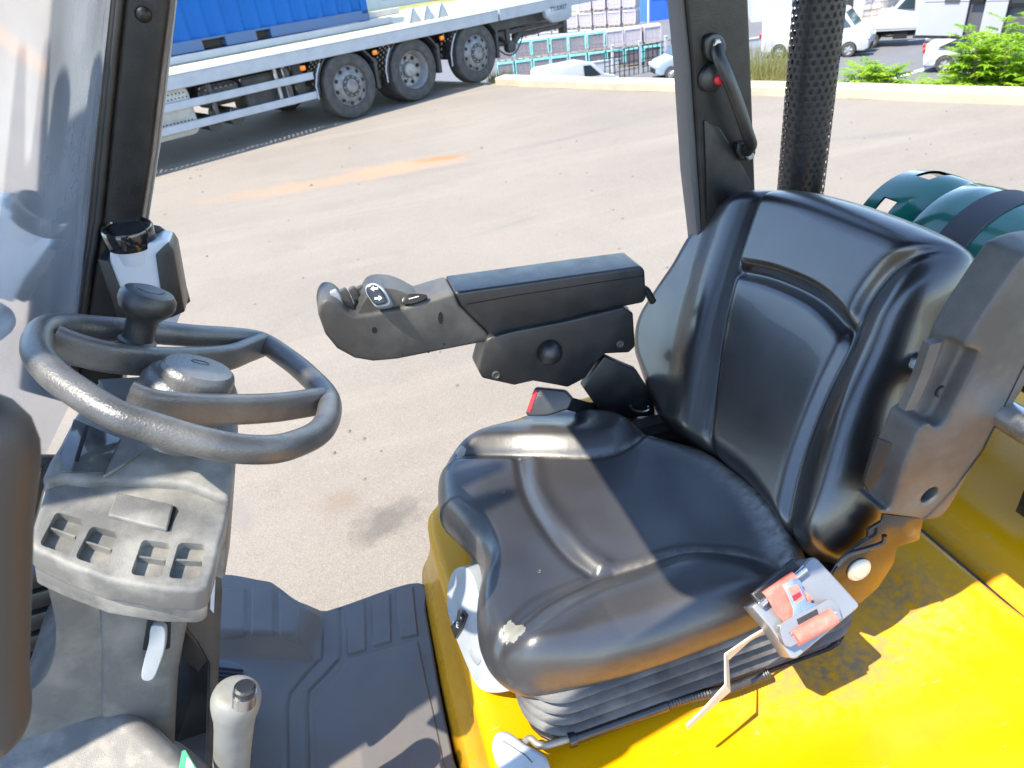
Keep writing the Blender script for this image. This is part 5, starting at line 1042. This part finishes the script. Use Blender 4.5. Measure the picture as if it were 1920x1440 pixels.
# --- overhead guard: pillars, roof
def bar(name,pts,wy,wd,m,par=FL,ref=(0,1,0)): 
    P=np.array(pts,float); return tube(name,P,1.,m,par,16,sq=(ref,wy,wd))
pA=[np.array([-.135,1.335,2.24]),np.array([-.205,1.335,2.08]),np.array([-.335,1.335,1.82]),np.array([-.475,1.335,1.56]),np.array([-.60,1.335,1.30]),np.array([-.72,1.335,.95])]
FAp=fry(1.30)
ap=FAp.uvs([(243,-230),(340,-230),(325,-70),(318,20),(300,160),(285,290),(262,440),(240,600),(225,760),(130,760),(150,640),(170,500),(185,410),(200,250),(215,100),(228,-70)])
pil=prism('front_pillar',FAp,ap,-.07,0,M_post,FL,bev=.008,seg=3)
for off,rr2 in ((0,.004),(9,.003),(17,.003)):
    tube('window_gasket',[FAp.W(*FAp.uv(x-off,y,.004),.004) for x,y in ((229,-40),(214,100),(199,250),(184,410),(168,510),(148,650),(134,740))],rr2+.003,M_rubk if 'M_rubk' in globals() else M_plas,pil,10)
prism('pillar_edge_trim',FAp,FAp.uvs([(322,-60),(328,-60),(304,160),(289,290),(266,440),(240,620),(234,620),(260,440),(283,290),(298,160)],.0),-.075,-.066,M_galv,pil,bev=.001)
c=FAp.uv(268,27,.002); lathe('pillar_bolt',[(.0,0),(.012,0),(.0115,.004),(.007,.008),(.0,.009)],FAp.W(c[0],c[1],0),FAp.n,M_post,pil,20)
# outer pillar flange seen through the screen
Fo=fry(1.38); prism('pillar_flange',Fo,Fo.uvs([(118,-60),(182,-60),(150,300),(137,420),(128,520),(110,660),(100,760),(50,760),(72,640),(84,520),(92,400),(100,200)]),-.05,0,M_flg if 'M_flg' in globals() else mat('flange_sky_tint',(.2,.45,.75),.3,coat=.5,noise=(.25,.5,.8),nscale=20,namt=.6),FL,bev=.004)  # blue base colour holds the sky reflection and haze over a dark flange
Fo2=fry(1.36); prism('screen_bright_strip',Fo2,Fo2.uvs([(184,-60),(200,-60),(186,150),(170,300),(160,420),(150,520),(138,640),(128,640),(140,520),(150,420),(160,300),(174,150)]),-.02,0,M_white,FL,bev=.002)  # white strip put in for the bright gap beside the flange
# windscreen sheet
M_scrn=bpy.data.materials.new('dusty_skytint_windscreen'); M_scrn.use_nodes=True; N=M_scrn.node_tree.nodes; L=M_scrn.node_tree.links; N.remove(N['Principled BSDF'])
tr=N.new('ShaderNodeBsdfTransparent'); tr.inputs[0].default_value=(.93,.96,.98,1); gl_=N.new('ShaderNodeBsdfGlossy'); gl_.inputs['Roughness'].default_value=.06; df=N.new('ShaderNodeBsdfDiffuse'); df.inputs[0].default_value=(.72,.80,.90,1); tl2=N.new('ShaderNodeBsdfTranslucent'); tl2.inputs[0].default_value=(.70,.78,.88,1)  # dust veil, its blue tint put in for scattered sky light
fz_=N.new('ShaderNodeFresnel'); fz_.inputs[0].default_value=1.08; m1=N.new('ShaderNodeMixShader'); L.new(fz_.outputs[0],m1.inputs[0]); L.new(tr.outputs[0],m1.inputs[1]); L.new(gl_.outputs[0],m1.inputs[2]); dd=N.new('ShaderNodeMixShader'); dd.inputs[0].default_value=.5; L.new(df.outputs[0],dd.inputs[1]); L.new(tl2.outputs[0],dd.inputs[2])
tc=N.new('ShaderNodeTexCoord'); nn_=N.new('ShaderNodeTexNoise'); nn_.inputs['Scale'].default_value=5; nn_.inputs['Detail'].default_value=8; L.new(tc.outputs['Object'],nn_.inputs[0]); mr_=N.new('ShaderNodeMapRange'); mr_.inputs[1].default_value=.3; mr_.inputs[2].default_value=.75; mr_.inputs[3].default_value=.12; mr_.inputs[4].default_value=.30; L.new(nn_.outputs[0],mr_.inputs[0])
m2=N.new('ShaderNodeMixShader'); L.new(mr_.outputs[0],m2.inputs[0]); L.new(m1.outputs[0],m2.inputs[1]); L.new(dd.outputs[0],m2.inputs[2]); L.new(m2.outputs[0],N['Material Output'].inputs[0])
sA=FAp.W(*FAp.uv(214,-40),0); sB=FAp.W(*FAp.uv(130,760),0)
mesh('windscreen',[sA+np.array([0,.02,0]),sB+np.array([0,.02,0]),np.array([sB[0],.43,sB[2]]),np.array([sA[0],.43,sA[2]])],[(0,1,2,3)],M_scrn,FL,smooth=False)
tube('wiper_arm',[FAp.W(*FAp.uv(x,y,.02),.02) for x,y in ((98,-20),(118,60),(152,145),(172,185))],.0035,M_white,FL,8)
Fm=frn((-.62,1.10,1.55),(.8,-.5,.1)); 
tube('wiper_blade',catmull([ony(78,520,1.30),ony(60,560,1.30),ony(45,610,1.30),ony(20,700,1.30),ony(-5,800,1.30)],4),.012,M_plas,FL,8)
# left front pillar
lp_=[np.array([p[0]+.0,.44,p[2]]) for p in pA]; bar('front_pillar',lp_,.028,.035,M_post)
# rear pillars
FRp=fry(1.30); rp_=FRp.uvs([(1263,-270),(1393,-270),(1402,-60),(1404,0),(1411,180),(1417,360),(1422,480),(1430,760),(1340,760),(1322,480),(1313,330),(1300,120)])
rpl=prism('rear_pillar',FRp,rp_,-.07,0,M_post,FL,bev=.006,seg=3)
prism('pillar_flange_strip',FRp,FRp.uvs([(1248,-270),(1267,-270),(1286,-60),(1303,120),(1316,330),(1325,480),(1340,700),(1328,700),(1308,440),(1296,330),(1284,120),(1268,-60)],-.01),-.06,-.012,M_postg if 'M_postg' in globals() else mat('pillar_grey',(.10,.10,.105),.45),rpl,bev=.003)
gs=FRp.uvs([(1320,225),(1350,240),(1380,290),(1415,355),(1417,480),(1330,480)],.004); prism('pillar_shade_plate',FRp,gs,.0,.006,M_post,rpl,bev=.002)  # thin plate added along the diagonal shadow edge on the pillar
bar('rear_pillar',[(.70,.50,2.24),(.745,.50,1.95),(.80,.50,1.6),(.86,.50,1.2),(.90,.50,.97)],.028,.05,M_post) if False else None
# handle on the rear pillar
hb0=[(1343,82,.01),(1347,105,.03),(1362,140,.045),(1378,180,.05),(1392,220,.052),(1402,252,.05),(1408,272,.04),(1400,283,.02)]
hd=tube('pillar_handle',catmull([FRp.W(*FRp.uv(x,y,w_),w_) for x,y,w_ in hb0],6),.0125,M_plas,rpl,14)
for (x,y) in ((1343,82),(1405,292)):
    c=FRp.uv(x,y,.02); lathe('handle_bolt',[(.0,0),(.0095,0),(.0095,.006),(.007,.008),(.0,.008)],FRp.W(c[0],c[1],.018),FRp.n,M_metal,hd,6)
prism('handle_mount',FRp,catmull(FRp.uvs([(1323,85),(1328,68),(1345,62),(1358,72),(1362,95),(1350,118),(1328,110)],.015),4,True),.0,.016,M_plas,hd,bev=.004,seg=3)
prism('handle_foot',FRp,FRp.uvs([(1383,268),(1412,262),(1418,285),(1412,302),(1390,300),(1381,285)],.015),.0,.016,M_plas,hd,bev=.004)
c=FRp.uv(1337,146,.012); lathe('horn_base',[(.0,0),(.027,0),(.026,.012),(.018,.018),(.0,.019)],FRp.W(c[0],c[1],.004),FRp.n,M_plas,hd,28); c=FRp.uv(1349,150,.03); lathe('horn_push',[(.0,0),(.0095,0),(.009,.010),(.006,.014),(.0,.015)],FRp.W(c[0],c[1],.024),FRp.n,M_redp,hd,20)
# roof (out of the picture; shades the seat)
RX0,RX1,RY0,RY1,RZ=-.20,.95,.455,1.36,2.25
mb=MB(); mb.prism(frz(RZ),rrect(RX0,RY0,RX1,RY1,.05),0,.035,.01); mb.build('roof_panel',M_post,FL)
for y in (RY0-.04,RY1-.005): mb=MB(); mb.prism(frz(RZ-.03),[(RX0-.0,y),(RX1+.06,y),(RX1+.06,y+.04),(RX0-.0,y+.04)],0,.06,.008); mb.build('roof_rail',M_post,FL)
# perforated exhaust guard
pcx,pcy=1.085,1.40; 
def exf(a,z): return (pcx+.0535*math.cos(a)+ (z-1.5)*-.02,pcy+.0535*math.sin(a),z)
nu=20; v,f=perf(0,2*math.pi,1.30,2.35,nu,94,.0,exf)
# custom radii (holes round in arc length)
V=[];Fa=[]; du=2*math.pi/nu; dz=du*.0535*.866; nz2=int(1.05/dz)
for j in range(nz2):
    for i in range(nu):
        cu=(i+(.5 if j%2 else 0))*du; cz=1.30+(j+.5)*dz; n=len(V)
        for a,b in ((1,0),(1,1),(0,1),(-1,1),(-1,0),(-1,-1),(0,-1),(1,-1)): V.append(exf(cu+a*du/2,cz+b*dz/2))
        for k in range(8): t=k*math.pi/4; V.append(exf(cu+.0052*math.cos(t)/.0535,cz+.0052*math.sin(t)))
        for k in range(8): l=(k+1)%8; Fa.append((n+k,n+l,n+8+l,n+8+k))
mesh('exhaust_guard',V,Fa,M_post,FL,angle=60)
tube('exhaust_pipe',[(pcx,pcy,1.0),(pcx,pcy,2.35)],.046,M_under,FL,20)
# cylinder cradle, dark pipe behind the restraint
cc_=np.array([1.245,0,1.335])
cb0=ony(1905,790,.55); tube('cradle_bar',[(cb0[0],.42,cb0[2]),(cb0[0],1.25,cb0[2])],.022,M_metal,FL,14); tube('cradle_bar',[(1.40,.30,1.12),(1.40,1.25,1.12)],.022,M_blackm,FL,14)
for y in (.68,1.05): mb=MB(); mb.box((1.30,y,1.10),(.34,.05,.12)); mb.build('cradle_frame',M_blackm,FL)
# bottle bracket on the front pillar
FBt=fry(1.25)
hk=prism('bottle_bracket',FBt,FBt.uvs([(196,470),(225,430),(262,418),(300,425),(322,442),(332,475),(357,566),(345,575),(318,600),(230,600),(200,520)],-.06),-.066,-.06,M_plas,FL,bev=.002)
for p in ([(183,486),(203,490),(232,560),(240,600),(222,602)],[(291,478),(316,455),(326,470),(347,585),(318,598),(300,540)]): prism('bracket_arm',FBt,FBt.uvs(p,.006),-.06,.006,M_plas,hk,bev=.003)
# mast on the far left outside the picture, height set to shade the wheel
for y in (.80,1.00): tube('lift_cylinder',[(-1.06,y,.4),(-1.06,y,3.415)],.045,M_blackm,FL,16)
mb=MB(); mb.box((-1.10,.95,2.30),(.03,.42,2.24)); mb.build('mast_shade_panel',M_blackm,FL)  # unseen panel added to close the mast gaps and shade wheel and dash
for y in (.62,1.16): 
    mb=MB(); mb.prism(frz(.3),[(-1.14,y),(-.98,y),(-.98,y+.03),(-1.10,y+.03),(-1.10,y+.09),(-.98,y+.09),(-.98,y+.12),(-1.14,y+.12)],0,3.12,.004); mb.build('mast_rail',M_blackm,FL)
for y in (.45,1.35):
    for x in (-.72,1.65): lathe('tyre',[(.0,-.09),(.27,-.09),(.31,-.06),(.31,.06),(.27,.09),(.0,.09)],(x,y,.31),(0,1,0),M_tyre,FL,28)
# ================================================================== BOTTLE
bt=prism('bottle',FBt,FBt.uvs([(205,492),(206,468),(222,455),(232,462),(288,455),(300,448),(318,452),(318,470),(330,520),(345,575),(330,610),(245,610),(222,545)]),-.055,0,M_white,None,bev=.012,seg=4); tag(bt,'white plastic bottle with a black screw cap in the bracket on the front pillar','bottle')
c=FBt.W(*FBt.uv(247,452,-.028),-.028); lathe('bottle_neck',[(.0,-.03),(.036,-.03),(.036,.01),(.0,.01)],c,(.10,-.12,1),M_white,bt,32)
c=FBt.W(*FBt.uv(244,445,-.028),-.028); lathe('cap',[(.0,-.012),(.040,-.012),(.041,-.010),(.041,.018),(.039,.021),(.036,.021),(.035,.018),(.0,.0175)],c,(.10,-.12,1),mat('cap_black',(.008,.008,.009),.15,coat=.8),bt,48)
# ================================================================== GAS CYLINDER
gx,gz,gr_=1.27,1.405,.156
prof=[(0,-.42),(.08,-.42),(.13,-.40),(.155,-.365),(gr_,-.33),(gr_,.27),(.155,.31),(.13,.345),(.08,.365),(0,.37)]
G0=np.array([gx,.80,gz]); gb=lathe('gas_cylinder',prof,G0,(0,1,0),M_gas,None,72); tag(gb,'green painted gas cylinder strapped across the back of the forklift','gas cylinder')
STY=onz(1862,355,1.578)[1]-.82
# protective collar with hand openings at the far end
V=[];Fa=[];n=72
for k in range(n):
    t=2*math.pi*k/n
    for r_,y in ((.130,.32),(.150,.35),(.154,.385),(.154,.425),(.148,.465),(.142,.465),(.148,.425),(.148,.385),(.144,.355),(.124,.325)): V.append(G0+np.array([r_*math.cos(t),y,r_*math.sin(t)]))
for k in range(n):
    l=(k+1)%n
    op=(26<=k<=33) or (15<=k<=19) or (52<=k<=60)
    for j in range(9):
        if op and j in (2,6) : continue
        Fa.append((k*10+j,k*10+j+1,l*10+j+1,l*10+j))
mesh('collar',V,Fa,M_gas,gb,angle=50)
lathe('valve',[(.0,.36),(.03,.36),(.03,.40),(.02,.41),(.035,.43),(.035,.45),(0,.455)],G0,(0,1,0),mat('brass',(.55,.38,.12),.3,metal=1),gb,20)
V=[];Fa=[];n=72
for k in range(n+1):
    t=2*math.pi*k/n
    for r_,y in ((gr_+.001,-.035),(gr_+.004,-.033),(gr_+.004,.033),(gr_+.001,.035)): V.append(G0+np.array([r_*math.cos(t),y+STY,r_*math.sin(t)]))
for k in range(n):
    for j in range(3): Fa.append((4*k+j,4*k+j+1,4*k+4+j+1,4*k+4+j))
mesh('strap',V,Fa,M_web,gb,angle=50)
